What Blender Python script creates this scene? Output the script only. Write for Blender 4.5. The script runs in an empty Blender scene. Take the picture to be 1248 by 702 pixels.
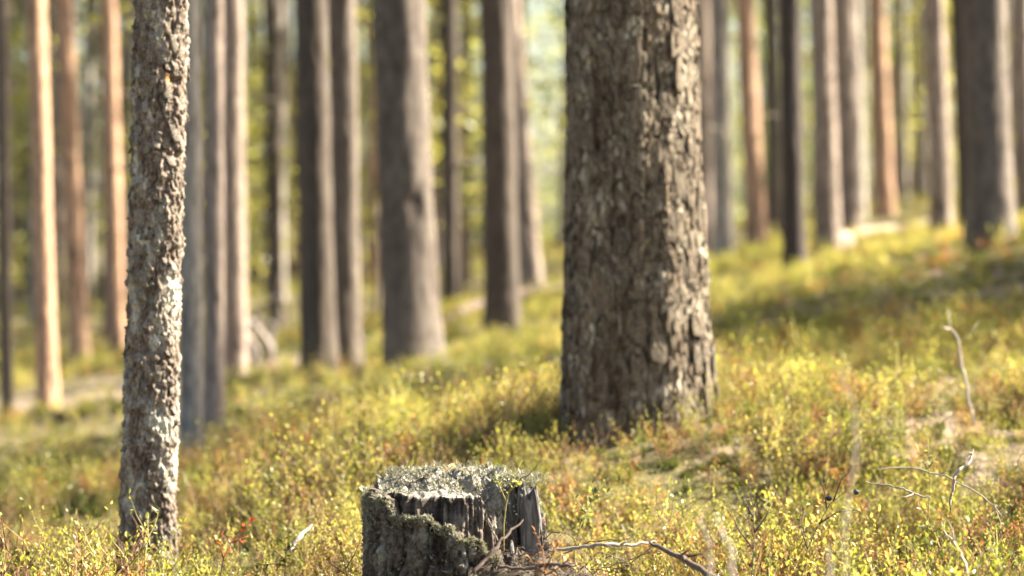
import bpy, math, random
import numpy as np
from mathutils import Vector, Matrix, Euler, Quaternion

R_ = math.radians
scene = bpy.context.scene
col = scene.collection
random.seed(7)

# ------------------------------------------------------------------ camera, sky, sun, exposure
CAM_Z, FPX = 0.56, 2947.0                 # focal length in photo pixels (85 mm on 36 mm, 1248 px wide)
cam_d = bpy.data.cameras.new('camera')
cam_d.lens = 85; cam_d.sensor_width = 36
cam_d.clip_start = 0.05; cam_d.clip_end = 2000
cam_d.dof.use_dof = True
cam_d.dof.focus_distance = 3.92
cam_d.dof.aperture_fstop = 3.1
cam = bpy.data.objects.new('camera', cam_d); col.objects.link(cam)
cam.location = (0, 0, CAM_Z)
cam.rotation_euler = (R_(90) - math.atan(51 / FPX), 0, 0)
scene.camera = cam

SUN_EL, SUN_AZ = 37.0, 75.0               # azimuth clockwise from +Y (into the picture) towards +X (right)
world = bpy.data.worlds.new('World'); scene.world = world
world.use_nodes = True
wn = world.node_tree
wn.nodes.clear()
sky = wn.nodes.new('ShaderNodeTexSky'); sky.sky_type = 'NISHITA'; sky.sun_disc = False
sky.sun_elevation = R_(SUN_EL); sky.sun_rotation = R_(SUN_AZ)
sky.ozone_density = 0.3; sky.dust_density = 3.0
bg = wn.nodes.new('ShaderNodeBackground'); bg.inputs[1].default_value = 0.05
wo = wn.nodes.new('ShaderNodeOutputWorld')
wn.links.new(sky.outputs[0], bg.inputs[0]); wn.links.new(bg.outputs[0], wo.inputs[0])
sun_vec = Vector((math.cos(R_(SUN_EL)) * math.sin(R_(SUN_AZ)), math.cos(R_(SUN_EL)) * math.cos(R_(SUN_AZ)), math.sin(R_(SUN_EL))))
sd = bpy.data.lights.new('sun', 'SUN'); sd.energy = 5.0; sd.angle = R_(0.53); sd.color = (1.0, 0.915, 0.77)
so = bpy.data.objects.new('sun', sd); col.objects.link(so)
so.rotation_euler = sun_vec.to_track_quat('Z', 'Y').to_euler()
so.location = (20, 9, 20)
vs = scene.view_settings
vs.view_transform = 'Standard'; vs.look = 'None'; vs.gamma = 1.0; vs.exposure = 2.82
vs.use_curve_mapping = False
scene.cycles.use_denoising = True
scene.cycles.max_bounces = 8
scene.cycles.diffuse_bounces = 4
scene.cycles.transmission_bounces = 4
scene.cycles.transparent_max_bounces = 4
scene.cycles.sample_clamp_indirect = 6

def P(x, y, d):                           # photo pixel + distance in metres -> place
    return Vector(((x - 624) / FPX * d, d, CAM_Z - (y - 300) / FPX * d))

# ------------------------------------------------------------------ noise
def _h(ix, iy, iz, s=0):
    n = (ix.astype(np.int64) * 374761393 + iy.astype(np.int64) * 668265263 + iz.astype(np.int64) * 2147483647 + s * 974711) & 0xffffffff
    n = ((n ^ (n >> 13)) * 1274126177) & 0xffffffff
    n = ((n ^ (n >> 16)) * 2246822519) & 0xffffffff
    return ((n ^ (n >> 15)) & 0xffffff) / float(0xffffff)

def vnoise(x, y, z, s=0):
    x = np.asarray(x, float); y = np.asarray(y, float) + 0 * x; z = np.asarray(z, float) + 0 * x
    xi, yi, zi = np.floor(x), np.floor(y), np.floor(z)
    fx, fy, fz = x - xi, y - yi, z - zi
    fx, fy, fz = [f * f * f * (f * (f * 6 - 15) + 10) for f in (fx, fy, fz)]
    xi, yi, zi = xi.astype(int), yi.astype(int), zi.astype(int)
    r = 0
    for a in (0, 1):
        wx = fx if a else 1 - fx
        for b in (0, 1):
            wy = fy if b else 1 - fy
            for c in (0, 1):
                wz = fz if c else 1 - fz
                r = r + _h(xi + a, yi + b, zi + c, s) * wx * wy * wz
    return r * 2 - 1

def fbm(x, y, z, o=4, s=0):
    r, a = 0, 1.0
    for k in range(o):
        r = r + a * vnoise(x * 2 ** k, y * 2 ** k, z * 2 ** k, s + k)
        a *= .5
    return r

def worley(u, v, ncol, s=0):              # cells wrapped in u
    iu, iv = np.floor(u), np.floor(v)
    f1 = np.full(u.shape, 9.); f2 = np.full(u.shape, 9.)
    cid = np.zeros(u.shape); cu = np.zeros(u.shape); cv = np.zeros(u.shape)
    for a in (-1, 0, 1):
        for b in (-1, 0, 1):
            gu, gv = iu + a, iv + b
            wu = np.mod(gu, ncol)
            px = gu + .15 + .7 * _h(wu, gv, gv * 0 + 1, s)
            py = gv + .1 + .8 * _h(wu, gv, gv * 0 + 2, s)
            dd = np.sqrt((u - px) ** 2 + (v - py) ** 2)
            near = dd < f1
            f2 = np.where(near, f1, np.minimum(f2, dd))
            i_ = _h(wu, gv, gv * 0 + 3, s)
            cid = np.where(near, i_, cid); cu = np.where(near, u - px, cu); cv = np.where(near, v - py, cv)
            f1 = np.where(near, dd, f1)
    return f1, f2, cid, cu, cv

def sstep(a, b, x):
    t = np.clip((x - a) / (b - a), 0, 1)
    return t * t * (3 - 2 * t)

# ------------------------------------------------------------------ the lie of the land
# x at base, x at frame top, width px, base y, distance, tone, label
TREES = [
 (8, 3, 15, 492, 12.0, 'grey', 'thin dark pine by the sandy path, farthest out from the flaky young pine'),
 (58, 46, 26, 482, 11.5, 'orange', 'slim orange pine with a dark lower trunk standing at the sandy path'),
 (97, 80, 23, 430, 16.0, 'orange', 'bright orange slim pine beyond the sandy path'),
 (143, 133, 22, 425, 17.0, 'orange', 'dull orange pine half hidden behind the flaky young pine'),
 (234, 231, 27, 542, 7.6, 'pale', 'very thin pale grey pine right behind the flaky young pine'),
 (261, 262, 25, 503, 9.0, 'pink', 'thin brown pine beside the pale grey one, dark at its foot'),
 (288, 284, 27, 455, 12.5, 'pink', 'pinkish brown pine behind the thin pale grey and brown pair'),
 (337, 330, 19, 388, 22.0, 'dark', 'dark distant pine with a crooked dead branch'),
 (388, 380, 40, 428, 11.0, 'dark', 'dark mid sized pine, one of two close together, lit on one edge'),
 (423, 418, 36, 436, 11.5, 'split', 'grey pine close beside the dark one of the pair'),
 (503, 487, 66, 424, 10.7, 'grey', 'stout grey pine leaning slightly, thickest of those behind the stump'),
 (549, 548, 20, 376, 20.0, 'dark', 'slender dark distant pine beside the stout leaning grey pine'),
 (613, 605, 40, 382, 13.0, 'dark', 'dark straight pine with a pinkish pine leaning just behind it'),
 (649, 622, 28, 346, 18.0, 'pink', 'pale pinkish leaning pine behind the dark straight one'),
 (862, 856, 17, 306, 20.0, 'pink', 'thin pinkish pine peeking out past the huge pine'),
 (883, 877, 24, 306, 17.0, 'pale', 'pale straight pine on the slope near the huge pine'),
 (923, 908, 24, 294, 18.0, 'orange', 'orange pink pine leaning on the mossy slope'),
 (946, 940, 18, 290, 23.0, 'grey', 'dull grey distant pine between the orange pink and the black ones'),
 (969, 962, 27, 319, 13.0, 'black', 'slim almost black pine standing lowest on the mossy slope'),
 (1010, 1000, 29, 290, 15.0, 'pink', 'pine with dark shaded side near the pale stone'),
 (1036, 1028, 26, 280, 18.0, 'pink', 'dusty pink pine behind the pale stone'),
 (1079, 1068, 22, 252, 22.0, 'orange', 'orange pink pine at the top of the slope behind the fallen log'),
 (1101, 1098, 12, 238, 32.0, 'pink', 'very thin far pine on the crest beyond the fallen log'),
 (1123, 1120, 14, 238, 30.0, 'pale', 'pale far pine on the crest beyond the fallen log'),
 (1149, 1138, 27, 268, 15.0, 'pink', 'brown pine standing beside the dark pair at the slope top'),
 (1182, 1169, 22, 270, 13.0, 'dark', 'dark thin pine pressed close to the stout half lit pine'),
 (1209, 1200, 56, 272, 10.5, 'split', 'stout half lit pine on the mossy slope, black on its shaded side'),
 (1250, 1244, 20, 264, 14.0, 'pink', 'pinkish pine just past the stout half lit pine'),
]
CTRL = []
for t in TREES:
    CTRL.append(tuple(P(t[0], t[3], t[4])))
CTRL += [tuple(P(*q)) for q in ((500, 492, 6.4), (400, 508, 6.4), (290, 522, 6.4), (610, 482, 6.2), (560, 452, 8.0), (420, 466, 8.0), (640, 520, 5.2), (520, 545, 5.0))]
CTRL += [tuple(P(778, 448, 5.5)), tuple(P(176, 664, 4.55)), (-.09, 3.85, 0.0), (-.9, 3.4, .0), (.75, 3.6, .045), (.9, 4.5, .11),
         (1.15, 5.2, .2), (1.3, 6.2, .3), (-.5, 5.4, .02), (.3, 4.8, .05), (0, 2, -.02), (0, 0, -.02), (-3, 0, -.1), (3, 1, .35), (4, 6, .7), (-4, 6, -.15),
         (-8, 16, -.3), (9, 16, 1.6), (-12, 35, -.5), (0, 35, .3), (12, 35, 2.0), (-20, 70, -.6), (0, 70, .5), (22, 70, 2.6), (-12, -8, -.4), (12, -8, .9),
         (-25, 5, -.9), (25, 10, 2.6)]
CT = np.array(CTRL); CT[:, 2] -= .09                  # the base seen is the top of the undergrowth
def _phi(r): return np.sqrt(r * r + .6 ** 2)
_D = np.sqrt(((CT[:, None, :2] - CT[None, :, :2]) ** 2).sum(-1))
_A = _phi(_D) - .02 * np.eye(len(CT))
_Pm = np.c_[np.ones(len(CT)), CT[:, :2]]
_M = np.block([[_A, _Pm], [_Pm.T, np.zeros((3, 3))]])
_W = np.linalg.solve(_M, np.r_[CT[:, 2], 0, 0, 0])
def gz(x, y):
    x = np.atleast_1d(np.asarray(x, float)); y = np.atleast_1d(np.asarray(y, float))
    r0 = np.hypot(x, y)
    k = np.where(r0 > 75, 75 / np.maximum(r0, 1e-6), 1.0)
    xx, yy = x * k, y * k
    out = np.empty(xx.shape)
    fx, fy, fo = xx.ravel(), yy.ravel(), out.ravel()
    for i in range(0, len(fx), 20000):
        a, b = fx[i:i + 20000], fy[i:i + 20000]
        d = np.hypot(a[:, None] - CT[None, :, 0], b[:, None] - CT[None, :, 1])
        fo[i:i + 20000] = _phi(d) @ _W[:-3] + _W[-3] + _W[-2] * a + _W[-1] * b
    out = fo.reshape(xx.shape)
    return out + .028 * fbm(x * 1.7, y * 1.7, 0 * x, 3, 5) * np.clip(r0 / 4, 0, 1)
def gz1(x, y): return float(gz(x, y)[0])

# ------------------------------------------------------------------ materials
def new_mat(name):
    m = bpy.data.materials.new(name); m.use_nodes = True
    nt = m.node_tree; nt.nodes.clear()
    out = nt.nodes.new('ShaderNodeOutputMaterial')
    return m, nt, out
def N(nt, t, **kw):
    n = nt.nodes.new('ShaderNode' + t)
    for k, v in kw.items():
        setattr(n, k, v)
    return n
def ramp(nt, fac, stops):
    r = N(nt, 'ValToRGB')
    e = r.color_ramp.elements
    while len(e) < len(stops): e.new(.5)
    for q, (p, c) in zip(e, stops):
        q.position = p; q.color = (*c, 1)
    nt.links.new(fac, r.inputs[0])
    return r.outputs[0]
def mixc(nt, fac, a, b, mode='MIX'):
    m = N(nt, 'Mix', data_type='RGBA', blend_type=mode)
    for sock, v in ((m.inputs[0], fac), (m.inputs[6], a), (m.inputs[7], b)):
        if isinstance(v, (int, float)): sock.default_value = v
        elif isinstance(v, tuple): sock.default_value = (*v, 1)
        else: nt.links.new(v, sock)
    return m.outputs[2]
def noise_n(nt, scale, detail=4, vec=None, rough=.6):
    n = N(nt, 'TexNoise'); n.inputs['Scale'].default_value = scale; n.inputs['Detail'].default_value = detail
    n.inputs['Roughness'].default_value = rough
    if vec is not None: nt.links.new(vec, n.inputs['Vector'])
    return n.outputs[0]
def attr(nt, name):
    a = N(nt, 'Attribute'); a.attribute_name = name
    return a.outputs['Fac']
def objco(nt, sc=(1, 1, 1)):
    t = N(nt, 'TexCoord'); m = N(nt, 'Mapping'); m.inputs['Scale'].default_value = sc
    nt.links.new(t.outputs['Object'], m.inputs[0])
    return m.outputs[0]
def finish(nt, out, color, rough=.85, bump=None, bstr=.4, bdist=.004, spec=.2):
    b = N(nt, 'BsdfPrincipled')
    if isinstance(color, tuple): b.inputs['Base Color'].default_value = (*color, 1)
    else: nt.links.new(color, b.inputs['Base Color'])
    b.inputs['Roughness'].default_value = rough
    b.inputs['Specular IOR Level'].default_value = spec
    if bump is not None:
        bn = N(nt, 'Bump'); bn.inputs['Strength'].default_value = bstr; bn.inputs['Distance'].default_value = bdist
        nt.links.new(bump, bn.inputs['Height']); nt.links.new(bn.outputs[0], b.inputs['Normal'])
    nt.links.new(b.outputs[0], out.inputs[0])

def bark_mat(name, crack, lo, hi, lichen, lich_amt=.5):
    m, nt, out = new_mat(name)
    v = objco(nt, (1, 1, .45))
    base = mixc(nt, attr(nt, 'rnd'), lo, hi)
    oi = N(nt, 'ObjectInfo')
    base = mixc(nt, 1.0, base, ramp(nt, oi.outputs['Random'], [(0, (.62, .58, .55)), (1, (1.3, 1.27, 1.22))]), 'MULTIPLY')
    n1 = noise_n(nt, 60, 5, v)
    base = mixc(nt, n1, base, mixc(nt, .55, base, (.02, .015, .012)), 'MIX')
    n2 = ramp(nt, noise_n(nt, 22, 5, v), [(.60 - .2 * lich_amt, (0, 0, 0)), (.78 - .2 * lich_amt, (1, 1, 1))])
    base = mixc(nt, n2, base, lichen)
    c = mixc(nt, attr(nt, 'crack'), crack, base)
    finish(nt, out, c, .9, noise_n(nt, 260, 4, v), .7, .002)
    return m
def far_bark(name, low, high):
    m, nt, out = new_mat(name)
    v = objco(nt, (1, 1, .3))
    n1 = noise_n(nt, 9, 4, v)
    base = mixc(nt, n1, low, high)
    n2 = ramp(nt, noise_n(nt, 30, 4, objco(nt, (1, 1, .4))), [(.42, (0, 0, 0)), (.62, (1, 1, 1))])
    base = mixc(nt, n2, base, mixc(nt, .5, base, (.05, .035, .03)))
    c = mixc(nt, attr(nt, 'crack'), (.05, .036, .03), base)
    finish(nt, out, c, .9, noise_n(nt, 90, 3, v), .5, .004)
    return m
def leaf_mat(name, stops, trans=.5, warm=(1, 1, .8), rough=.4, use_inst=True):
    m, nt, out = new_mat(name)
    oi = N(nt, 'ObjectInfo')
    pn = noise_n(nt, 2.1, 3, oi.outputs['Location'])
    mr = N(nt, 'MapRange'); mr.inputs[1].default_value = .32; mr.inputs[2].default_value = .68
    nt.links.new(pn, mr.inputs[0])
    mt0 = N(nt, 'Math', operation='MULTIPLY'); mt0.inputs[1].default_value = .36
    nt.links.new(mr.outputs[0], mt0.inputs[0])
    mt1 = N(nt, 'Math', operation='MULTIPLY_ADD'); mt1.inputs[1].default_value = .34
    nt.links.new(oi.outputs['Random'], mt1.inputs[0]); nt.links.new(mt0.outputs[0], mt1.inputs[2])
    mt = N(nt, 'Math', operation='MULTIPLY_ADD'); mt.inputs[1].default_value = .30
    nt.links.new(attr(nt, 'lv'), mt.inputs[0]); nt.links.new(mt1.outputs[0], mt.inputs[2])
    c = ramp(nt, mt.outputs[0], stops)
    d = N(nt, 'BsdfDiffuse'); t = N(nt, 'BsdfTranslucent'); g = N(nt, 'BsdfGlossy'); g.inputs['Roughness'].default_value = rough
    nt.links.new(c, d.inputs[0])
    tc = mixc(nt, 1.0, c, warm, 'MULTIPLY')
    tc = mixc(nt, .35, tc, mixc(nt, 1.0, tc, (2.2, 2.2, 1.6), 'MULTIPLY'))
    nt.links.new(tc, t.inputs[0])
    g.inputs['Color'].default_value = (.8, .85, .75, 1)
    a = N(nt, 'MixShader'); a.inputs[0].default_value = trans
    nt.links.new(d.outputs[0], a.inputs[1]); nt.links.new(t.outputs[0], a.inputs[2])
    b = N(nt, 'MixShader'); b.inputs[0].default_value = .03
    nt.links.new(a.outputs[0], b.inputs[1]); nt.links.new(g.outputs[0], b.inputs[2])
    nt.links.new(b.outputs[0], out.inputs[0])
    return m
def plain(name, a, b, scale=40, rough=.85, bump=.4, stretch=(1, 1, 1)):
    m, nt, out = new_mat(name)
    v = objco(nt, stretch)
    n = noise_n(nt, scale, 5, v)
    c = ramp(nt, n, [(.3, a), (.7, b)])
    finish(nt, out, c, rough, noise_n(nt, scale * 3, 4, v), bump, .002)
    return m

M = {}
M['big_bark'] = bark_mat('old_pine_bark', (.013, .009, .006), (.050, .036, .023), (.20, .156, .108), (.40, .355, .265), .44)
M['young_bark'] = bark_mat('flaky_pine_bark', (.014, .010, .008), (.055, .039, .030), (.24, .195, .155), (.47, .445, .36), .56)
M['fresh_bark'] = plain('fresh_orange_bark', (.55, .22, .07), (.7, .36, .16), 120)
M['grey'] = far_bark('grey_pine_bark', (.06, .049, .038), (.20, .165, .13))
M['pale'] = far_bark('pale_pine_bark', (.24, .205, .17), (.44, .40, .33))
M['dark'] = far_bark('dark_pine_bark', (.045, .036, .027), (.135, .11, .083))
M['black'] = far_bark('blackish_pine_bark', (.03, .025, .022), (.075, .062, .052))
M['pink'] = far_bark('pinkish_pine_bark', (.19, .14, .105), (.40, .325, .26))
M['orange'] = far_bark('orange_pine_bark', (.38, .215, .125), (.54, .36, .235))
M['split'] = far_bark('grey_brown_pine_bark', (.045, .034, .026), (.24, .20, .155))
M['bil'] = leaf_mat('bilberry_leaf', [(0.0, (.03, .042, .010)), (.28, (.105, .12, .020)), (.5, (.255, .243, .048)), (.74, (.46, .387, .112)), (1, (.55, .44, .23))], .55)
M['bil_red'] = leaf_mat('reddened_bilberry_leaf', [(0.0, (.22, .055, .025)), (.3, (.36, .13, .05)), (.65, (.45, .23, .09)), (1, (.48, .34, .17))], .45)
M['lingon'] = leaf_mat('lingonberry_leaf', [(0.0, (.03, .06, .012)), (.6, (.07, .11, .02)), (1, (.14, .16, .03))], .3, rough=.3)
M['stem'] = plain('bilberry_stem', (.17, .15, .05), (.30, .27, .10), 90)
M['stem_red'] = plain('brown_stem', (.12, .06, .035), (.22, .12, .07), 90)
M['needle'] = leaf_mat('pine_needles', [(0, (.035, .06, .018)), (1, (.075, .11, .03))], .25)
M['sap'] = leaf_mat('sapling_leaf', [(0, (.14, .155, .035)), (.5, (.28, .27, .075)), (1, (.42, .365, .13))], .55)
M['spruce'] = leaf_mat('dark_sapling_leaf', [(0, (.055, .085, .03)), (1, (.14, .18, .06))], .45)
M['straw'] = leaf_mat('dry_straw', [(0, (.34, .26, .15)), (1, (.60, .52, .36))], .35)
M['litter'] = leaf_mat('dry_pine_needle', [(0, (.065, .046, .034)), (.5, (.15, .115, .085)), (1, (.34, .285, .22))], .1)
M['deadwood'] = plain('bleached_dead_wood', (.20, .165, .13), (.40, .35, .29), 60, stretch=(1, 1, 1))
M['darktwig'] = plain('dark_twig', (.06, .042, .032), (.15, .11, .085), 120)
M['greytwig'] = plain('grey_twig', (.16, .13, .11), (.36, .31, .27), 90)
M['stone'] = plain('pale_stone', (.32, .29, .25), (.50, .46, .40), 9)
M['berry'] = plain('dark_berry', (.012, .014, .03), (.03, .034, .06), 60, .45)
M['lichen'] = leaf_mat('grey_green_lichen', [(0, (.12, .115, .085)), (.5, (.27, .26, .20)), (1, (.50, .48, .38))], .2)
M['branch'] = plain('pine_branch_bark', (.20, .11, .06), (.34, .20, .11), 30)

m, nt, out = new_mat('forest_floor')
tcg = N(nt, 'TexCoord').outputs['Object']
a = noise_n(nt, 2.2, 6, tcg); b = noise_n(nt, 28, 6, tcg)
moss = mixc(nt, b, (.05, .05, .016), (.19, .165, .055))
lit = mixc(nt, b, (.06, .04, .028), (.30, .225, .16))
c = mixc(nt, ramp(nt, a, [(.46, (0, 0, 0)), (.58, (1, 1, 1))]), moss, lit)
finish(nt, out, c, .95, noise_n(nt, 60, 6, tcg), .8, .02)
M['floor'] = m
M['path'] = plain('sandy_needle_path', (.12, .088, .06), (.24, .185, .135), 9)

def wood_mat():
    m, nt, out = new_mat('weathered_stump_wood')
    v = objco(nt, (1, 1, .12))
    n = noise_n(nt, 90, 6, v, .7)
    c = ramp(nt, n, [(.25, (.025, .019, .015)), (.5, (.10, .08, .064)), (.75, (.23, .20, .165))])
    g = ramp(nt, noise_n(nt, 14, 5, objco(nt)), [(.45, (0, 0, 0)), (.65, (1, 1, 1))])
    c = mixc(nt, g, c, mixc(nt, .6, c, (.10, .05, .035)))
    tl = attr(nt, 'top')
    ct = ramp(nt, noise_n(nt, 160, 6, objco(nt)), [(.3, (.11, .10, .08)), (.7, (.36, .33, .275))])
    c = mixc(nt, tl, c, ct)
    c = mixc(nt, attr(nt, 'crack'), (.018, .014, .011), c)
    finish(nt, out, c, .92, noise_n(nt, 300, 5, v), .7, .002)
    return m
M['wood'] = wood_mat()
M['stump_bark'] = bark_mat('stump_bark', (.02, .015, .012), (.085, .065, .052), (.24, .205, .175), (.36, .355, .285), .55)
M['slab'] = plain('grey_split_wood', (.025, .023, .021), (.17, .155, .14), 150, stretch=(1, 1, .12))

# ------------------------------------------------------------------ mesh helpers
class MB:
    def __init__(s): s.v, s.f, s.m, s.lv = [], [], [], []
    def add(s, vs, fs, mi=0, lv=None):
        o = len(s.v); s.v += [tuple(p) for p in vs]
        s.f += [tuple(i + o for i in q) for q in fs]; s.m += [mi] * len(fs)
        s.lv += [random.random() if lv is None else lv] * len(vs)
    def tube(s, pts, rad, n=4, mi=0, cap=True):
        pts = [Vector(p) for p in pts]; vs, fs = [], []
        for i, p in enumerate(pts):
            d = (pts[min(i + 1, len(pts) - 1)] - pts[max(i - 1, 0)])
            d = d.normalized() if d.length > 1e-9 else Vector((0, 0, 1))
            a = d.orthogonal() if abs(d.z) > .95 else d.cross(Vector((0, 0, 1)))
            a.normalize(); b = d.cross(a)
            r = rad[i] if hasattr(rad, '__len__') else rad
            for k in range(n):
                t = 2 * math.pi * k / n
                vs.append(p + r * (math.cos(t) * a + math.sin(t) * b))
        for i in range(len(pts) - 1):
            for k in range(n):
                k2 = (k + 1) % n
                fs.append((i * n + k, i * n + k2, (i + 1) * n + k2, (i + 1) * n + k))
        if cap:
            fs.append(tuple(range(n - 1, -1, -1))); fs.append(tuple((len(pts) - 1) * n + k for k in range(n)))
        s.add(vs, fs, mi, .5)
    def leaf(s, p, d, up, L, W, mi=0, fold=.25, lv=None, curl=.12):
        p = Vector(p); d = Vector(d).normalized(); side = d.cross(Vector(up))
        if side.length < 1e-4: side = d.orthogonal()
        side.normalize(); nn = side.cross(d)
        w = W * .5
        A = p; B = p + d * L * .32 + side * w * .92 + nn * w * fold; C = p + d * L * .70 + side * w * .78 + nn * (w * fold - curl * L * .4)
        T = p + d * L - nn * curl * L; D = p + d * L * .70 - side * w * .78 + nn * (w * fold - curl * L * .4); E = p + d * L * .32 - side * w * .92 + nn * w * fold
        s.add([A, B, C, T, D, E], [(0, 1, 2, 3), (0, 3, 4, 5)], mi, lv)
    def mesh(s, name, mats, smooth=False):
        me = bpy.data.meshes.new(name)
        me.from_pydata(s.v, [], s.f)
        for q in mats: me.materials.append(M[q] if isinstance(q, str) else q)
        me.polygons.foreach_set('material_index', s.m)
        if smooth: me.polygons.foreach_set('use_smooth', [True] * len(s.f))
        at = me.attributes.new('lv', 'FLOAT', 'POINT'); at.data.foreach_set('value', s.lv)
        me.update()
        return me
def np_mesh(name, V, F, mats, attrs=None, smooth=True):
    me = bpy.data.meshes.new(name)
    V = np.asarray(V, np.float32); F = np.asarray(F, np.int32)
    me.vertices.add(len(V)); me.vertices.foreach_set('co', V.ravel())
    k = F.shape[1]
    me.loops.add(F.size); me.loops.foreach_set('vertex_index', F.ravel())
    me.polygons.add(len(F)); me.polygons.foreach_set('loop_start', np.arange(len(F), dtype=np.int32) * k)
    me.polygons.foreach_set('use_smooth', np.full(len(F), smooth))
    for q in mats: me.materials.append(M[q] if isinstance(q, str) else q)
    for n_, a_ in (attrs or {}).items():
        at = me.attributes.new(n_, 'FLOAT', 'POINT'); at.data.foreach_set('value', np.asarray(a_, np.float32).ravel())
    me.update(calc_edges=True); me.validate()
    return me
def grid_faces(nu, nv, wrap):
    i = np.arange(nu if wrap else nu - 1); j = np.arange(nv - 1)
    J, I = np.meshgrid(j, i, indexing='ij')
    I2 = (I + 1) % nu
    return np.stack([J * nu + I, J * nu + I2, (J + 1) * nu + I2, (J + 1) * nu + I], -1).reshape(-1, 4)
def obj(name, me, parent=None, loc=None, label=None, cat=None, group=None, kind=None):
    o = bpy.data.objects.new(name, me); col.objects.link(o)
    if parent is not None: o.parent = parent
    if loc is not None: o.location = loc
    tag(o, label, cat, group, kind)
    return o
def tag(o, label=None, cat=None, group=None, kind=None):
    for k, v in (('label', label), ('category', cat), ('group', group), ('kind', kind)):
        if v: o[k] = v
def empty(name, loc, label=None, cat=None, group=None):
    o = obj(name, None, None, loc, label, cat, group); o.empty_display_size = .1
    return o

# ------------------------------------------------------------------ ground
NR, NA = 300, 360
rr = np.r_[np.linspace(.3, 2.5, 20), 2.5 * (600 / 2.5) ** (np.linspace(0, 1, NR - 19)[1:])]
# finer in front of the camera
aa = np.r_[np.linspace(-40, 40, 240), np.linspace(40, 320, 122)[1:-1]]
aa = np.radians(90 - aa)
RRg, AAg = np.meshgrid(rr, aa, indexing='ij')
GX, GY = RRg * np.cos(AAg), RRg * np.sin(AAg)
GZ = gz(GX, GY)
nA = len(aa)
V = np.stack([GX, GY, GZ], -1).reshape(-1, 3)
F = grid_faces(nA, len(rr), True)[:, ::-1]
V = np.r_[V, [[0, 0, gz1(0, 0)]]]
me = np_mesh('ground', V, F, ['floor'])
ground = obj('ground', me, kind='structure')

# sandy path on the far left
pp = []
for i in range(60):
    t = i / 59
    pp.append((-9 + 8.0 * t, 10.8 + 2.6 * t + .3 * math.sin(5 * t)))
vsx, fsx = [], []
for i, (x, y) in enumerate(pp):
    for k in range(9):
        q = (k / 8 - .5) * (2.6 + .4 * math.sin(i * .7 + (k > 4) * 2))
        X, Y = x - .3 * q, y + q
        vsx.append((X, Y, gz1(X, Y) + .008 + .012 * (1 - (2 * k / 8 - 1) ** 2)))
me = np_mesh('path', vsx, grid_faces(9, 60, False)[:, ::-1], ['path'])
obj('path', me, kind='structure')

# ------------------------------------------------------------------ trunks with modelled bark
def trunk_mesh(name, mat, R, zlow, hf, H, nu, nv, nv2, cw, ch, depth, seed, flare=.25, flare_h=.35, small=.35, tilt=.5, ecc=.04, ridges=0, fk=1.0):
    t = np.r_[np.linspace(zlow, hf, nv), hf + (H - hf) * (np.linspace(0, 1, nv2 + 1)[1:]) ** 1.2]
    th = np.linspace(0, 2 * math.pi, nu, endpoint=False)
    T, TH = np.meshgrid(t, th, indexing='ij')
    taper = np.clip(1 - .035 * np.clip(T, 0, None) / (H / 14) - .045 * np.clip(T - .6 * H, 0, None), .06, 2)
    rad = R * (taper + flare * np.exp(-np.clip(T + .03, 0, None) / flare_h) * (1 + .35 * np.sin(3 * TH + seed) + .2 * np.sin(5 * TH + 2 * seed)))
    rad *= 1 + ecc * np.sin(2 * TH + seed) + .05 * vnoise(np.cos(TH) * 1.5, np.sin(TH) * 1.5, T * 1.2 / max(R * 6, .3), seed)
    cx, cy = np.cos(TH) * R, np.sin(TH) * R
    A1, A2 = 1 / cw, 1 / ch
    w1 = fbm(cx * A1 * .7, cy * A1 * .7, T * A2 * .7, 3, seed + 1)
    # long furrows between the plates
    fu = np.abs(fbm(cx * A1 * .62 + .3 * w1, cy * A1 * .62, T * A2 * .42 + .25 * w1, 2, seed + 2))
    furrow = 1 - sstep(.0, .16, fu)
    furrow = furrow * sstep(-.35, .35, fbm(cx * A1 * .8, cy * A1 * .8, T * A2 * .8, 2, seed + 31))
    cr = np.abs(fbm(cx * A1 * .55, cy * A1 * .55, T * A2 * 1.15 + .6 * w1, 2, seed + 3))
    cross = (1 - sstep(.0, .09, cr)) * sstep(-.1, .5, vnoise(cx * A1 * .5, cy * A1 * .5, T * A2 * .5, seed + 30))
    # stacked scales: noise cut into terraces
    base_n = .5 + .42 * fbm(cx * A1 * 1.1 + .35 * w1, cy * A1 * 1.1, T * A2 * 1.0, 3, seed + 4)
    lv = base_n * 6.0; st = np.floor(lv); fr = lv - st
    terr = (st + sstep(.0, .16, fr) * .8 + .2 * fr) / 6.0
    b2 = .5 + .45 * fbm(cx * A1 * 2.7 + .3 * w1, cy * A1 * 2.7, T * A2 * 2.3, 2, seed + 6)
    l2 = b2 * 4.0; s2 = np.floor(l2); f2 = l2 - s2
    ter2 = (s2 + sstep(.0, .2, f2)) / 4.0
    g = 2.2 / cw
    fine = fbm(cx * g * 2, cy * g * 2, T * g * 1.1, 4, seed + 5)
    D = depth * (1.0 * terr + small * ter2 + .10 * fine - .85 * fk * furrow - .4 * fk * cross + .25)
    if ridges:
        D += depth * ridges * fbm(np.cos(TH) * 3.4, np.sin(TH) * 3.4, T * .9, 2, seed + 9)
    e_t = np.minimum(sstep(.0, .10, fr), .25 + .75 * sstep(.0, .14, f2))
    crack = np.clip((1 - .92 * fk * furrow) * (1 - .7 * fk * cross) * (.3 + .7 * e_t), 0, 1)
    rnd = np.clip(.45 * _h(st, s2, st * 0 + 4, seed) + .35 * terr + .35 * (fine + .4), 0, 1)
    fade = np.clip(1 - (T - hf) / (H * .3), .25, 1)
    r = rad + (D - depth * (.72 + .5 * small)) * fade
    V = np.stack([np.cos(TH) * r, np.sin(TH) * r, T], -1).reshape(-1, 3)
    return np_mesh(name, V, grid_faces(nu, len(t), True), [mat], {'crack': crack, 'rnd': rnd}), (t, r)

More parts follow.
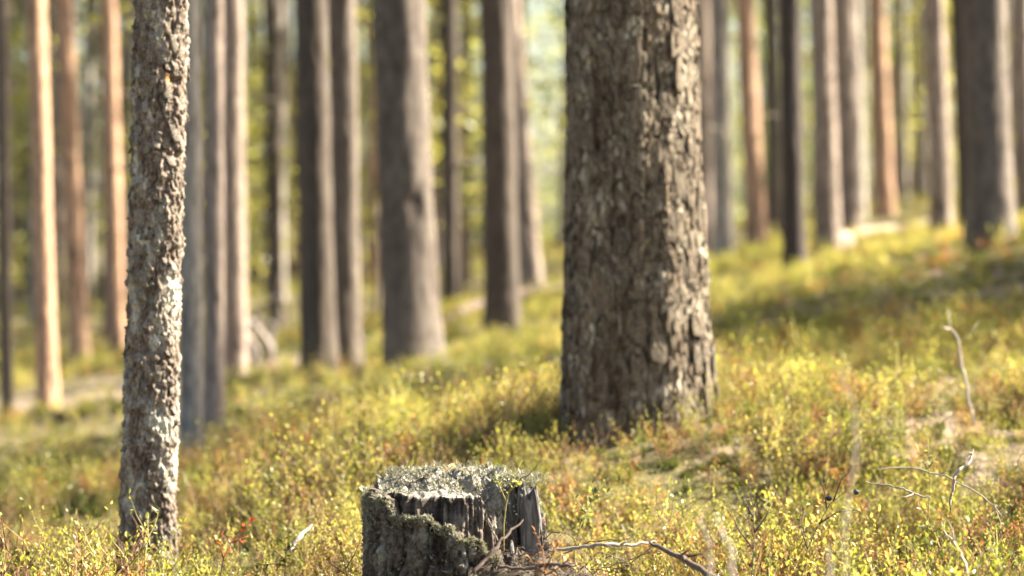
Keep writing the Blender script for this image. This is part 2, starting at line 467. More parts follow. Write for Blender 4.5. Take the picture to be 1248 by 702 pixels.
def add_tufts(mb, p, d, n, L, W):
    for k in range(n):
        v = Vector((random.gauss(0, 1), random.gauss(0, 1), random.gauss(0, 1) + .3)).normalized()
        v = (v + .7 * d).normalized()
        s_ = v.cross(Vector((random.gauss(0, 1), random.gauss(0, 1), random.gauss(0, 1)))).normalized() * W
        q = p + v * L * random.uniform(.7, 1.15)
        mb.add([p - s_, p + s_, q], [(0, 1, 2)], 1)
def crown_mesh(seed, z0=7.0, z1=13.8, spread=1.9, nb=34):
    random.seed(seed)
    mb = MB()
    for i in range(nb):
        f = (i + random.random()) / nb
        z = z0 + (z1 - z0) * f
        L = spread * (.35 + .9 * math.sin(math.pi * min(1, f * .85 + .12)) ** .8) * random.uniform(.6, 1.1) * (1 - .55 * f)
        a = random.uniform(0, 6.283)
        d = Vector((math.cos(a), math.sin(a), random.uniform(-.1, .5))).normalized()
        p0 = Vector((0, 0, z)); p1 = p0 + d * L * .55; p2 = p0 + d * L + Vector((0, 0, .18 * L))
        mb.tube([p0, p1, p2], [.035 * (1.2 - f), .02, .007], 4, 0)
        for k in range(9):
            s_ = random.uniform(.35, 1.05)
            c = p0.lerp(p2, s_) + Vector((random.gauss(0, .16), random.gauss(0, .16), random.gauss(0, .12))) * L
            mb.tube([p0.lerp(p2, max(.3, s_ - .15)), c], [.009, .005], 3, 0, False)
            add_tufts(mb, c, d, 18, .18, .027)
            add_tufts(mb, c + Vector((random.gauss(0, .1), random.gauss(0, .1), .06)), d, 12, .17, .027)
    return mb.mesh('crown', ['branch', 'needle'])
CROWNS = [crown_mesh(s, 7 + .4 * s, 13.9, 1.8 + .12 * s) for s in range(4)]

# trunk variants for the pines further back (nominal radius 0.1 m, 14 m tall)
TRV = [trunk_mesh('trunk', 'grey', .1, -.35, 3.2, 14, 44, 200, 26, .06, .18, .010, 40 + s, .24, .2)[0] for s in range(4)]
def stub_mesh(seed):
    random.seed(seed); mb = MB()
    L = random.uniform(.25, .7); a = Vector((1, 0, random.uniform(-.3, .25))).normalized()
    p = [Vector((0, 0, 0)) + a * L * k / 4 + Vector((0, random.gauss(0, .02), random.gauss(0, .03))) * k for k in range(5)]
    mb.tube(p, [.013, .011, .009, .006, .003], 5)
    for k in (2, 3):
        q = p[k] + Vector((random.uniform(.05, .15), random.choice((-1, 1)) * random.uniform(.05, .15), random.uniform(-.05, .1)))
        mb.tube([p[k], q], [.005, .002], 4)
    return mb.mesh('dead_branch', ['deadwood'], True)
STUBS = [stub_mesh(s) for s in range(4)]

def pine(base, dia, lean_x, tone, label, i, group=None, lean_y=0.0, hscale=1.0, stubs=0, cs=1.0):
    t = empty('pine_tree', base, label, 'pine tree', group)
    t.rotation_euler = (lean_y, lean_x, 0)
    k = dia / .2
    tr = obj('trunk', TRV[i % 4], t)
    tr.scale = (k, k, hscale); tr.rotation_euler = (0, 0, (i * 2.399) % 6.283)
    tr.material_slots[0].link = 'OBJECT'; tr.material_slots[0].material = M[tone]
    cr = obj('crown', CROWNS[i % 4], t)
    s_ = .75 + .9 * dia
    cr.scale = (s_ * cs, s_ * cs, hscale); cr.rotation_euler = (0, 0, (i * 1.7) % 6.283)
    rs = random.Random(i * 13 + 5)
    for q in range(stubs):
        b = obj('dead_branch', STUBS[(i + q) % 4], t)
        b.location = (0, 0, rs.uniform(1.2, 5) if q else rs.uniform(.8, 2.2)); b.rotation_euler = (0, rs.uniform(-.3, .3), rs.uniform(0, 6.28))
        b.scale = (.8,) * 3
    return t
for i, (xb, xt, w, yb, d, tone, lab) in enumerate(TREES):
    b = P(xb, yb, d); b.z = gz1(b.x, b.y) - .02
    pine(b, w / FPX * d, math.atan((xt - xb) / yb), tone, lab, i, hscale=.9 + .2 * ((i * .37) % 1), stubs=2 if d > 14 else 0)
# crooked dead branch on the dark distant pine (photo 318..345, 130)
b = P(337, 388, 22.0); host = [o for o in col.objects if o.get('label', '').startswith('dark distant pine with a crooked')][0]
mb = MB()
q0 = P(332, 145, 22); pts = [P(333, 150, 22), P(342, 132, 21.9), P(338, 122, 21.8), P(318, 120, 21.7), P(300, 112, 21.6)]
mb.tube([p - host.location for p in pts], [.03, .028, .024, .018, .008], 6)
o = obj('dead_branch', mb.mesh('dead_branch', ['deadwood'], True), host)
o.matrix_parent_inverse = host.rotation_euler.to_matrix().to_4x4().inverted()

# pines deeper in the forest
rs = random.Random(11)
placed = [((t[0] - 624) / FPX * t[4], t[4]) for t in TREES] + [(.28, 5.5), (-.7, 4.55)]
def far_ok(x, y, r):
    return all(math.hypot(x - a, y - b_) > r for a, b_ in placed)
n = 0
FARLAB = {'orange': 'far orange pine trunk out of focus deep in the forest', 'pink': 'far pinkish brown pine trunk out of focus deep in the forest',
          'pale': 'far pale grey pine trunk out of focus deep in the forest', 'grey': 'far grey pine trunk out of focus deep in the forest', 'dark': 'far dark pine trunk out of focus deep in the forest'}
tries = 0
while n < 250 and tries < 14000:
    tries += 1
    d = 24 + 50 * rs.random() ** .9
    x = (rs.random() * 2 - 1) * (.27 * d + 1)
    px = 624 + x / d * FPX
    if 640 < px < 682 and d < 80: continue           # a gap that lets the sky through
    if not far_ok(x, d, .75): continue
    placed.append((x, d))
    tone = rs.choice(['orange', 'pink', 'pink', 'pink', 'pale', 'pale', 'pale', 'grey', 'dark'])
    pine(Vector((x, d, gz1(x, d) - .03)), rs.uniform(.09, .21), rs.uniform(-.035, .035), tone, FARLAB[tone], 100 + n, FARLAB[tone].replace('far ', 'far-off ') + ' rows', rs.uniform(-.02, .02), rs.uniform(.85, 1.25), 1)
    n += 1
# pines outside the frame whose crowns dapple the light
for k, (x, y, dia) in enumerate([(8.8 + 1.65 * q, 7.75 + .268 * (8.8 + 1.65 * q) + (.35, -.3, .1)[q % 3], .14) for q in range(9)] + [(9.4 + 1.8 * q, 8.3 + .268 * (9.4 + 1.8 * q), .14) for q in range(7)] + [(15, 20.6, .2), (19, 24.0, .22), (14, 26, .24), (-6, 9, .2), (-9, 20, .24)]):
    pine(Vector((x, y, gz1(x, y) - .03)), dia, rs.uniform(-.02, .02), 'grey', 'tall grey pine of the stand beyond the slope, throwing shade on the undergrowth', 300 + k, 'pines beside the view that shade the undergrowth', 0, 1.05, 0, .72 if dia < .16 else 1.0)

# ------------------------------------------------------------------ the huge pine
bp = P(775, 500, 5.5); bp.z = gz1(bp.x, bp.y) - .01
big = empty('pine_tree', bp, 'huge old pine with deeply ridged grey brown bark', 'pine tree')
me, RG = trunk_mesh('trunk', 'big_bark', .150, -.25, 1.5, 16, 420, 520, 40, .032, .085, .011, 3, .17, .42, .95, .5, .02, .9, .8)
o = obj('trunk', me, big); o.rotation_euler = (0, 0, 2.3)
big.rotation_euler = (0, math.atan(-6 / 505), 0)
o = obj('crown', CROWNS[2], big); o.scale = (1.25, 1.25, 1.15)

def surf_r(grid, th_, z, dz, dth):                     # mean bark radius round a spot, trunk's own turn already taken off
    t_, r_ = grid; nu_ = r_.shape[1]
    i0, i1 = np.searchsorted(t_, z - dz), np.searchsorted(t_, z + dz) + 1
    k = int(round(th_ / (2 * math.pi) * nu_)); w = max(1, int(dth / (2 * math.pi) * nu_))
    return float(r_[i0:i1, np.arange(k - w, k + w + 1) % nu_].mean())
BPL = []
for q in range(8):
    rn = random.Random(900 + q); n_ = 11
    rim = []
    for k in range(n_):
        a = 2 * math.pi * k / n_
        sq = 1 / max(abs(math.cos(a)), abs(math.sin(a))) ** .55
        rim.append((.5 * math.cos(a) * sq * rn.uniform(.66, 1.08), .5 * math.sin(a) * sq * rn.uniform(.7, 1.12)))
    vs_ = [(x * 1.06, 0.0, z * 1.04) for x, z in rim] + [(x, -.8 - rn.uniform(0, .3), z) for x, z in rim] + [(x * .62 + rn.uniform(-.05, .05), -1.05 - rn.uniform(-.15, .25), z * .62 + rn.uniform(-.05, .05)) for x, z in rim] + [(x * .28, -1.0 - rn.uniform(-.2, .3), z * .28) for x, z in rim] + [(0, -1.1, 0)]
    mbp = MB()
    fs_ = []
    for rr0 in range(3):
        for k in range(n_):
            k2 = (k + 1) % n_
            fs_.append((rr0 * n_ + k, rr0 * n_ + k2, (rr0 + 1) * n_ + k2, (rr0 + 1) * n_ + k))
    for k in range(n_): fs_.append((3 * n_ + k, 3 * n_ + (k + 1) % n_, 4 * n_))
    mbp.add(vs_, fs_)
    me = mbp.mesh('bark_plate', ['big_bark'])
    at = me.attributes.new('crack', 'FLOAT', 'POINT'); at.data.foreach_set('value', [.25] * n_ + [.8] * n_ + [1.0] * (2 * n_ + 1))
    at = me.attributes.new('rnd', 'FLOAT', 'POINT'); at.data.foreach_set('value', [rn.random() for _ in vs_])
    BPL.append(me)
rf = random.Random(17)
NCB, NRB = 19, 15
for ci in range(NCB):
    tb = -math.pi / 2 + (ci / (NCB - 1) - .5) * 2 * R_(118)
    zb = rf.uniform(-.06, .0)
    while zb < 1.12:
        hgt = rf.uniform(.045, .13)
        th = tb + rf.uniform(-.035, .035); z = zb + hgt / 2
        r = surf_r(RG, th - 2.3, z, hgt / 2, .11) + rf.uniform(-.005, .0015)
        o = obj('bark_plate', BPL[rf.randrange(8)], big)
        o.location = (math.cos(th) * r, math.sin(th) * r, z)
        o.scale = (rf.uniform(.028, .044), rf.uniform(.0035, .0068), hgt * 1.06)
        o.rotation_euler = Euler((rf.uniform(-.07, .05), rf.uniform(-.14, .14), th + math.pi / 2 + rf.uniform(-.16, .16)), 'XYZ')
        zb += hgt * rf.uniform(.9, 1.05)

# countless small scales over the plates
mbs = MB(); crk, rns = [], []
rf = random.Random(23)
for q in range(2600):
    th = -math.pi / 2 + rf.uniform(-2.1, 2.1); z = rf.uniform(-.05, 1.12)
    r = surf_r(RG, th - 2.3, z, .02, .06) + rf.uniform(.0005, .0052)
    w, h_ = rf.uniform(.006, .017), rf.uniform(.008, .034); n_ = 6
    ex = Vector((-math.sin(th), math.cos(th), 0)); en = Vector((math.cos(th), math.sin(th), 0)); ez = Vector((0, 0, 1))
    tx, tz = rf.uniform(-.28, .28), rf.uniform(-.2, .12)
    pts = []
    for k in range(n_):
        a = 2 * math.pi * k / n_ + rf.uniform(-.3, .3); u, v = math.cos(a) * w * .5 * rf.uniform(.7, 1.2), math.sin(a) * h_ * .5 * rf.uniform(.7, 1.2)
        pts.append((u, v))
    c = en * r + ez * z
    lo = [c + ex * u * 1.1 + ez * v * 1.1 - en * .002 for u, v in pts]
    hi = [c + ex * u + ez * v + en * (.0018 + tx * u + tz * v) for u, v in pts]
    mbs.add(lo + hi + [c + en * .0022], [(k, (k + 1) % n_, n_ + (k + 1) % n_, n_ + k) for k in range(n_)] + [(n_ + k, n_ + (k + 1) % n_, 2 * n_) for k in range(n_)])
    crk += [.35] * n_ + [1.0] * (n_ + 1); rns += [rf.random()] * (2 * n_ + 1)
me = mbs.mesh('bark_scales', ['big_bark'])
at = me.attributes.new('crack', 'FLOAT', 'POINT'); at.data.foreach_set('value', crk)
at = me.attributes.new('rnd', 'FLOAT', 'POINT'); at.data.foreach_set('value', rns)
obj('bark_scales', me, big, kind='stuff')

# ------------------------------------------------------------------ the flaky young pine
yp = P(176, 655, 4.55); yp.z = gz1(yp.x, yp.y) - .01
young = empty('pine_tree', yp, 'slim young pine with rough flaking grey bark near the stump', 'pine tree')
young.rotation_euler = (0, math.atan(20 / 655), 0)
YR = .046
me, RY = trunk_mesh('trunk', 'young_bark', YR, -.2, 1.35, 11, 230, 680, 40, .0165, .026, .0105, 8, .22, .16, .9, 1.0, .03, .2, .45)
obj('trunk', me, young)
o = obj('crown', CROWNS[1], young); o.scale = (.7, .7, .79)
# loose bark flakes standing off the trunk
FL = []
for s in range(5):
    random.seed(50 + s); g = 5
    vs_, fs_ = [], []
    for j in range(g):
        for i in range(g):
            x, z = (i / (g - 1) - .5), (j / (g - 1) - .5)
            rim = 1 - .35 * (abs(x) * 2) ** 2 * random.uniform(.4, 1.2)
            vs_.append((x * rim * (1 + random.uniform(-.1, .1)), .12 * (x * x) * 2 + .35 * max(0, z + .1) ** 2 * (1 if s % 2 else -1) * -1 + random.uniform(-.03, .03), z * (1 - .3 * abs(x) * random.random())))
    for j in range(g - 1):
        for i in range(g - 1):
            a = j * g + i; fs_.append((a, a + 1, a + g + 1, a + g))
    k0 = len(vs_)
    vs_ += [(x * .96, y + .14, z * .96) for x, y, z in vs_]
    fs_ += [tuple(reversed([q + k0 for q in f_])) for f_ in fs_]
    ring = list(range(g)) + [j * g + g - 1 for j in range(1, g)] + [(g - 1) * g + i for i in range(g - 2, -1, -1)] + [j * g for j in range(g - 2, 0, -1)]
    for a, b_ in zip(ring, ring[1:] + ring[:1]): fs_.append((b_, a, a + k0, b_ + k0))
    f_ = np_mesh('bark_flake', vs_, np.array(fs_), ['young_bark'], {'crack': np.full(len(vs_), 1.), 'rnd': np.full(len(vs_), .1 + .2 * s)}, True)
    FL.append(f_)
rf = random.Random(3)
for k in range(290):
    z = rf.uniform(.0, 1.15); th = -math.pi / 2 + rf.uniform(-2.0, 2.0)
    r = surf_r(RY, th, z, .012, .2) + rf.uniform(-.001, .003)
    o = obj('bark_flake', FL[k % 5], young)
    o.location = (math.cos(th) * r, math.sin(th) * r, z)
    w = rf.uniform(.011, .024)
    o.scale = (w, w * .7, w * rf.uniform(1.0, 1.7))
    o.rotation_euler = Euler((rf.uniform(-.5, .4), rf.uniform(-.4, .4), th + math.pi / 2), 'XYZ')
# the fresh orange scar where a flake came off
fz = CAM_Z + (300 - 98) / FPX * 4.55 - yp.z
o = obj('bark_flake', FL[0], young, label='fresh orange flake of bark'); th = -1.12
r = surf_r(RY, th, fz, .012, .2) + .002
o.location = (math.cos(th) * r, math.sin(th) * r, fz); o.scale = (.011, .008, .024); o.rotation_euler = (-.1, .1, th + math.pi / 2)
o.material_slots[0].link = 'OBJECT'; o.material_slots[0].material = M['fresh_bark']

# ------------------------------------------------------------------ the stump
SX, SY = (557 - 624) / FPX * 3.85, 3.86
sz0 = gz1(SX, SY)
STZ = .56 - .381 - sz0                               # height of the sawn ledge above the soil
stump = empty('tree_stump', (SX, SY, sz0), 'low weathered tree stump overgrown with grey lichen', 'tree stump')
nu, nv = 380, 190
th = np.linspace(0, 2 * math.pi, nu, endpoint=False)
def outline(th_):
    x, y = np.cos(th_), np.sin(th_)
    return .133 * (1 + .05 * np.sin(2 * th_ + .6) + .035 * np.sin(5 * th_ + 1) + .03 * vnoise(x * 4, y * 4, 0 * x, 4)) * np.where(y < 0, .97, 1.0)
def top_h(x, y):
    h = STZ + .003 * fbm(x * 40, y * 40, 0 * x, 4, 3) + sstep(-.075, -.05, y) * (.007 * fbm(x * 45, y * 45, 0 * x, 3, 33) + .003 * fbm(x * 170, y * 170, 0 * x, 3, 34))
    h = h - .010 * sstep(-.085, -.065, y) * sstep(.02, -.02, y) + .012 * sstep(-.04, .05, y)     # dip behind the ledge, raised back
    h = h - .13 * np.clip(-.05 - y, 0, .08)                                        # the sawn ledge tips forward
    col_ = sstep(.030, .052, x + .35 * (y + .1) + .006 * vnoise(y * 60, x * 30, 0 * x, 6)) * sstep(.03, -.02, y)           # rotted out corner
    h = h - col_ * (.045 + .03 * fbm(x * 30, y * 30, 0 * x, 3, 8))
    h = h - .05 * sstep(.095, .125, x)
    return h
rows = []
for j in range(nv):                                   # sides
    f = j / (nv - 1)
    r = outline(th); x, y = np.cos(th) * r, np.sin(th) * r
    zt = top_h(x * .97, y * .97)
    z = -.06 + (zt + .06) * f
    sidev = fbm(np.cos(th) * 34, np.sin(th) * 34, z * 16, 5, 12)          # vertical fibres
    chip = fbm(np.cos(th) * 7, np.sin(th) * 7, z * 12, 3, 14)
    rot = sstep(.03, .10, x) * sstep(.02, -.04, y)
    grv = 1 - np.abs(vnoise(np.cos(th) * 16, np.sin(th) * 16, z * 4, 31))
    rr_ = r * (1 + .10 * np.exp(-np.clip(z + .02, 0, None) / .05)) + .0028 * sidev + .0035 * fbm(np.cos(th) * 22, np.sin(th) * 22, z * 110, 4, 19) + .008 * chip - .0022 * sstep(.9, 1, grv) - rot * .03 * (1 - f) * 0 - .02 * rot * f
    rr_ = rr_ - .004 * f ** 12
    rows.append(np.stack([np.cos(th) * rr_, np.sin(th) * rr_, z + 0 * th, .15 + .85 * np.clip(.55 + .55 * sidev + .3 * chip - .4 * sstep(.88, 1, grv), 0, 1), 0 * th + sstep(.985, 1, f)], -1))
edge = rows[-1]
nt_ = 110
for j in range(1, nt_):
    k = (1 - j / nt_) ** .9
    x, y = edge[:, 0] * k, edge[:, 1] * k
    z = top_h(x, y) + .0025 * fbm(x * 90, y * 90, 0 * x, 3, 17)
    z = np.where(j < 3, edge[:, 2] * (1 - j / 3) + z * (j / 3), z)
    rows.append(np.stack([x, y, z, np.clip(.75 + .4 * fbm(x * 60, y * 60, 0 * x, 3, 18), 0, 1), np.ones(nu)], -1))
A = np.array(rows).reshape(-1, 5)
me = np_mesh('wood', A[:, :3], grid_faces(nu, len(rows), True), ['wood'], {'crack': A[:, 3], 'top': A[:, 4]}, False)
obj('wood', me, stump)

# bark shell round the lower front and the left side
nu2, nv2 = 260, 130
ths = np.radians(np.linspace(118, 322, nu2))
def bark_top(t_):
    deg = np.degrees(t_)
    base = np.interp(deg, [118, 150, 180, 205, 222, 240, 252, 262, 272, 284, 300, 322], [.14, .165, .172, .174, .166, .137, .140, .128, .118, .104, .075, .04]) + (STZ - .18)
    return base + .007 * fbm(deg * .12, 0 * deg, 0 * deg, 4, 23)
rows = []
tp = bark_top(ths)
for j in range(nv2):
    f = j / (nv2 - 1)
    z = -.06 + (tp + .06) * f
    bx_, by_ = np.cos(ths) * .14, np.sin(ths) * .14
    w1 = fbm(bx_ * 30, by_ * 30, z * 18, 3, 41)
    fu = 1 - sstep(0, .18, np.abs(fbm(bx_ * 34 + .3 * w1, by_ * 34, z * 6 + .3 * w1, 2, 42)))
    bn = .5 + .42 * fbm(bx_ * 48 + .4 * w1, by_ * 48, z * 16, 3, 43)
    l_ = bn * 6; s_ = np.floor(l_); f_ = l_ - s_
    cid = (s_ + sstep(0, .18, f_)) / 6
    e_ = (1 - fu) * (.4 + .6 * sstep(0, .12, f_)); cv = 0
    fn = fbm(bx_ * 150, by_ * 150, z * 110, 4, 45)
    l2 = (.5 + .45 * fbm(bx_ * 95, by_ * 95, z * 60, 2, 46)) * 4; ct2 = (np.floor(l2) + sstep(0, .2, l2 - np.floor(l2))) / 4
    e_ = e_ * (.5 + .5 * sstep(0, .15, l2 - np.floor(l2)))
    r = outline(ths) * (1 + .10 * np.exp(-np.clip(z + .02, 0, None) / .05)) + .007 - .008 * fu + .010 * cid + .0045 * fn + .006 * ct2
    r = r - .012 * sstep(.0, .06, (ths - ths[-25]) / 10) - .004 * f ** 8
    rows.append(np.stack([np.cos(ths) * r, np.sin(ths) * r, z + 0 * ths, np.clip(.1 + .9 * e_ + .2 * fn, 0, 1), np.clip(.5 * cid + .4 * (fn + .5), 0, 1)], -1))
outer = np.array(rows)
for j, k in ((0, .35), (1, .7), (2, 1.0)):            # rolled top edge, then the inner face
    e0 = outer[-1].copy()
    thin = .016 * (k if j else .35)
    e0[:, 0] -= np.cos(ths) * thin; e0[:, 1] -= np.sin(ths) * thin; e0[:, 2] -= (.0, .002, .012)[j]
    rows.append(e0)
A = np.array(rows).reshape(-1, 5)
me = np_mesh('bark', A[:, :3], grid_faces(nu2, len(rows), False), ['stump_bark'], {'crack': A[:, 3], 'rnd': A[:, 4]}, False)
obj('bark', me, stump)

# upright broken slab at the right-hand edge and a dark splinter beside it
def slab(name, c, sx, sy, h, seed, tiltx, tilty, mat='slab'):
    nx, nz = 26, 50
    rows = []
    for j in range(nz):
        f = j / (nz - 1)
        a = np.linspace(0, 2 * math.pi, nx * 2, endpoint=False)
        x = sx * .5 * np.sign(np.cos(a)) * np.abs(np.cos(a)) ** .45; y = sy * .5 * np.sign(np.sin(a)) * np.abs(np.sin(a)) ** .45
        jag = .022 * vnoise(x * 140, y * 140, 0 * x, seed) + .35 * sx * (x / sx)
        z = f * (h + jag * (f > 0))
        k = (1 + .16 * fbm(x * 200, y * 200, z * 22, 4, seed) + .15 * (1 - f)) * (1 - .35 * f ** 4)
        rows.append(np.stack([x * k, y * k, z], -1))
    top = rows[-1]
    for k in (.6, .2, .0): rows.append(np.stack([top[:, 0] * k, top[:, 1] * k, top[:, 2] * k + (1 - k) * top[:, 2].mean() - .003], -1))
    me = np_mesh(name, np.array(rows).reshape(-1, 3), grid_faces(nx * 2, len(rows), True), [mat])
    o = obj(name, me, stump); o.location = c; o.rotation_euler = (tiltx, tilty, seed * .3)
    return o
slab('slab', (.118, -.045, -.02), .034, .05, STZ + .012, 1, .05, -.04)
slab('slab', (.092, .02, -.02), .05, .07, STZ + .018, 2, .0, .02)
slab('splinter', (.070, -.085, -.02), .03, .024, STZ - .075, 4, .15, -.1, 'wood' if False else 'slab')

# lichen: countless tiny branching tufts
def lichen_mesh(spots, seed):
    rn = random.Random(seed); mb = MB()
    random.seed(seed)
    for (p, nrm, s) in spots:
        p = Vector(p); nrm = Vector(nrm); lv = rn.random()
        for k in range(rn.choice((3, 4, 5))):
            d = (nrm + Vector((rn.gauss(0, .7), rn.gauss(0, .7), rn.gauss(0, .5)))).normalized()
            sd = d.cross(Vector((rn.gauss(0, 1), rn.gauss(0, 1), rn.gauss(0, 1)))).normalized()
            L = s * rn.uniform(.5, 1.2); w = L * .14
            q = p + d * L * .55; 
            mb.add([p - sd * w, p + sd * w, q + sd * w * .8, q - sd * w * .8], [(0, 1, 2, 3)], 0, lv)
            for b in (-1, 1):
                d2 = (d + sd * b * rn.uniform(.4, 1.1) + nrm * .3).normalized()
                mb.add([q - sd * w * .7, q + sd * w * .7, q + d2 * L * .55], [(0, 1, 2)], 0, lv)
    return mb.mesh('lichen', ['lichen'])
spots = []
rl = random.Random(21)
while len(spots) < 2000:                              # the top, leaving the bare sawn ledge
    x, y = rl.uniform(-.14, .14), rl.uniform(-.14, .14)
    a = math.atan2(y, x)
    if math.hypot(x, y) > float(outline(np.array([a]))[0]) - .002: continue
    if -.13 < y < -.052 - .02 * rl.random() and -.09 < x < .055: continue
    if x > .03 and y < -.02 and rl.random() < .8: continue
    m_ = .014 * max(0, float(fbm(np.array([x * 22]), np.array([y * 22]), np.array([0.]), 3, 61)[0]) + .35)
    z = float(top_h(np.array([x]), np.array([y]))[0])
    h = m_ * min(1, max(0, (y + .06) / .05)) if x > -.09 else m_ * .6
    spots.append(((x, y, z + h * rl.random()), (0, 0, 1), rl.uniform(.0025, .0055) * (2.2 if rl.random() < .08 else 1)))
ot = outline(np.radians(np.arange(0, 360)))
for k in range(2000):                                 # rim of the bark and the left flank
    deg = rl.uniform(150, 298)
    t_ = math.radians(deg)
    top = float(bark_top(np.array([t_]))[0])
    z = top - abs(rl.gauss(0, .007 if deg > 225 else .03))
    if rl.random() < .3: z = rl.uniform(.0, top)
    r = float(outline(np.array([t_]))[0]) + rl.uniform(.010, .021)
    spots.append(((math.cos(t_) * r, math.sin(t_) * r, z), (math.cos(t_) * .7, math.sin(t_) * .7, .6), rl.uniform(.003, .0075)))
for k in range(700):                                  # tops of the slabs and the rotten corner
    x, y = rl.gauss(.1, .018), rl.gauss(.01, .03)
    spots.append(((x, y, STZ + .012 + rl.uniform(-.014, .002)), (0, -.2, 1), rl.uniform(.004, .008)))
o = obj('lichen', lichen_mesh(spots, 9), stump, kind='stuff')

# pine needle and twig litter heaped in the rotten corner and to the right of the stump
def needle_mesh(n, place, seed, L0=.045):
    rn = random.Random(seed); random.seed(seed); mb = MB()
    for k in range(n):
        p = Vector(place(rn)); L = rn.uniform(.5, 1.1) * L0
        a = rn.uniform(0, 6.283); d = Vector((math.cos(a), math.sin(a), rn.gauss(0, .22))).normalized()
        sd = d.cross(Vector((0, 0, 1))).normalized() * rn.uniform(.0004, .0008)
        up = Vector((0, 0, .0008))
        q = p + d * L; mid = p + d * L * .5 + Vector((0, 0, rn.uniform(-.002, .004)))
        mb.add([p - sd, p + sd, mid + sd + up, mid - sd + up, q], [(0, 1, 2, 3), (3, 2, 4)], 0)
    return mb.mesh('needle_litter', ['litter'])
def heap(rn):
    while True:
        x = rn.uniform(.03, .54); y = rn.uniform(-.28, .12)
        if x < .12 and (y > -.03 or y < -.15): continue
        break
    h = max(0, .150 - .27 * max(0, x - .05)) * max(0, 1 - (abs(y + .08) / .20) ** 1.5)
    return (SX + x, SY + y, gz1(SX + x, SY + y) + h * rn.uniform(.9, 1.05) + rn.uniform(0, .008))
# the mound of duff itself
g = 110
gx = np.linspace(.02, .62, g); gy = np.linspace(-.32, .16, g)
YY, XX = np.meshgrid(gy, gx, indexing='ij')
hh = np.clip(.150 - .27 * np.clip(XX - .05, 0, None), 0, None) * np.clip(1 - (np.abs(YY + .08) / .20) ** 1.5, 0, 1)
ZZ = gz(SX + XX, SY + YY) + hh - .004 + (.016 * fbm(XX * 45, YY * 45, 0 * XX, 5, 71)) * (hh > 0) - .02 * (hh <= 0)
me = np_mesh('duff_mound', np.stack([SX + XX, SY + YY, ZZ], -1).reshape(-1, 3), grid_faces(g, g, False), [plain('duff', (.022, .017, .012), (.10, .078, .056), 160)])
obj('duff_mound', me, kind='structure')
obj('needle_litter', needle_mesh(9000, heap, 31), label='dry brown pine needles heaped against the stump', cat='needles', kind='stuff')

# ------------------------------------------------------------------ ground cover
def bilberry(seed, leafmat, stemmat, nst=4, H=.15, ls=.013, dens=1.0, lean=.45, tipbig=1.0, gap=.011):
    random.seed(seed); mb = MB()
    for s in range(nst):
        a = random.uniform(0, 6.283); l = random.uniform(.1, lean)
        d = Vector((math.cos(a) * l, math.sin(a) * l, 1)).normalized()
        h = H * random.uniform(.6, 1.1)
        p = Vector((random.gauss(0, .012), random.gauss(0, .012), -.015)); n_ = 7
        main = [p.copy()]
        for k in range(n_):
            d = (d + Vector((random.gauss(0, .16), random.gauss(0, .16), .06))).normalized()
            p = p + d * (h + .015) / n_; main.append(p.copy())
        mb.tube(main, [.0011 - .0007 * k / n_ for k in range(n_ + 1)], 3, 1, False)
        twigs = [main[2:]]
        for b in range(random.randint(2, 4)):
            k = random.randint(2, n_ - 1)
            a = random.uniform(0, 6.283); dd = Vector((math.cos(a) * .8, math.sin(a) * .8, .8)).normalized()
            tw = [main[k]]; L = h * random.uniform(.22, .45)
            for q in range(4):
                dd = (dd + Vector((random.gauss(0, .15), random.gauss(0, .15), .1))).normalized()
                tw.append(tw[-1] + dd * L / 4)
            mb.tube(tw, [.0008, .0007, .0006, .0005, .0003], 3, 1, False)
            twigs.append(tw)
        for tw in twigs:
            side = 1
            for i in range(len(tw) - 1):
                seg = tw[i + 1] - tw[i]; nl = max(1, int(seg.length / gap * dens))
                for q in range(nl):
                    if random.random() > .82 * dens: continue
                    side = -side
                    t_ = seg.normalized(); o_ = t_.cross(Vector((random.gauss(0, .5), random.gauss(0, .5), 1)))
                    if o_.length < .05: continue
                    o_.normalize()
                    dl = (o_ * side + t_ * .6 + Vector((0, 0, random.uniform(-.25, .35)))).normalized()
                    L = ls * random.uniform(.6, 1.25)
                    mb.leaf(tw[i] + seg * (q + .5) / nl, dl, (random.gauss(0, .45), random.gauss(0, .45), 1), L, L * random.uniform(.5, .66), 0, random.uniform(.1, .5))
            L = ls * random.uniform(.8, 1.2) * tipbig
            mb.leaf(tw[-1], (tw[-1] - tw[-2]) + Vector((random.gauss(0, .004),) * 3), (random.gauss(0, 1), random.gauss(0, 1), .6), L, L * .6)
    return mb.mesh('plant', [leafmat, stemmat])
def grass(seed):
    random.seed(seed); mb = MB()
    for k in range(5):
        a = random.uniform(0, 6.283); l = random.uniform(.1, .6); h = random.uniform(.07, .2)
        p = Vector((random.gauss(0, .01), random.gauss(0, .01), -.01)); d = Vector((math.cos(a) * l, math.sin(a) * l, 1)).normalized()
        sd = d.cross(Vector((math.sin(a), math.cos(a), .2))).normalized()
        w = random.uniform(.0007, .0014); pts = [p]
        for q in range(5):
            d = (d + Vector((math.cos(a) * .12, math.sin(a) * .12, -.06))).normalized(); pts.append(pts[-1] + d * h / 5)
        vs_ = []
        for q, pt in enumerate(pts): vs_ += [pt - sd * w * (1 - q / 5.5), pt + sd * w * (1 - q / 5.5)]
        mb.add(vs_, [(2 * q, 2 * q + 1, 2 * q + 3, 2 * q + 2) for q in range(5)], 0)
    return mb.mesh('plant', ['straw'])
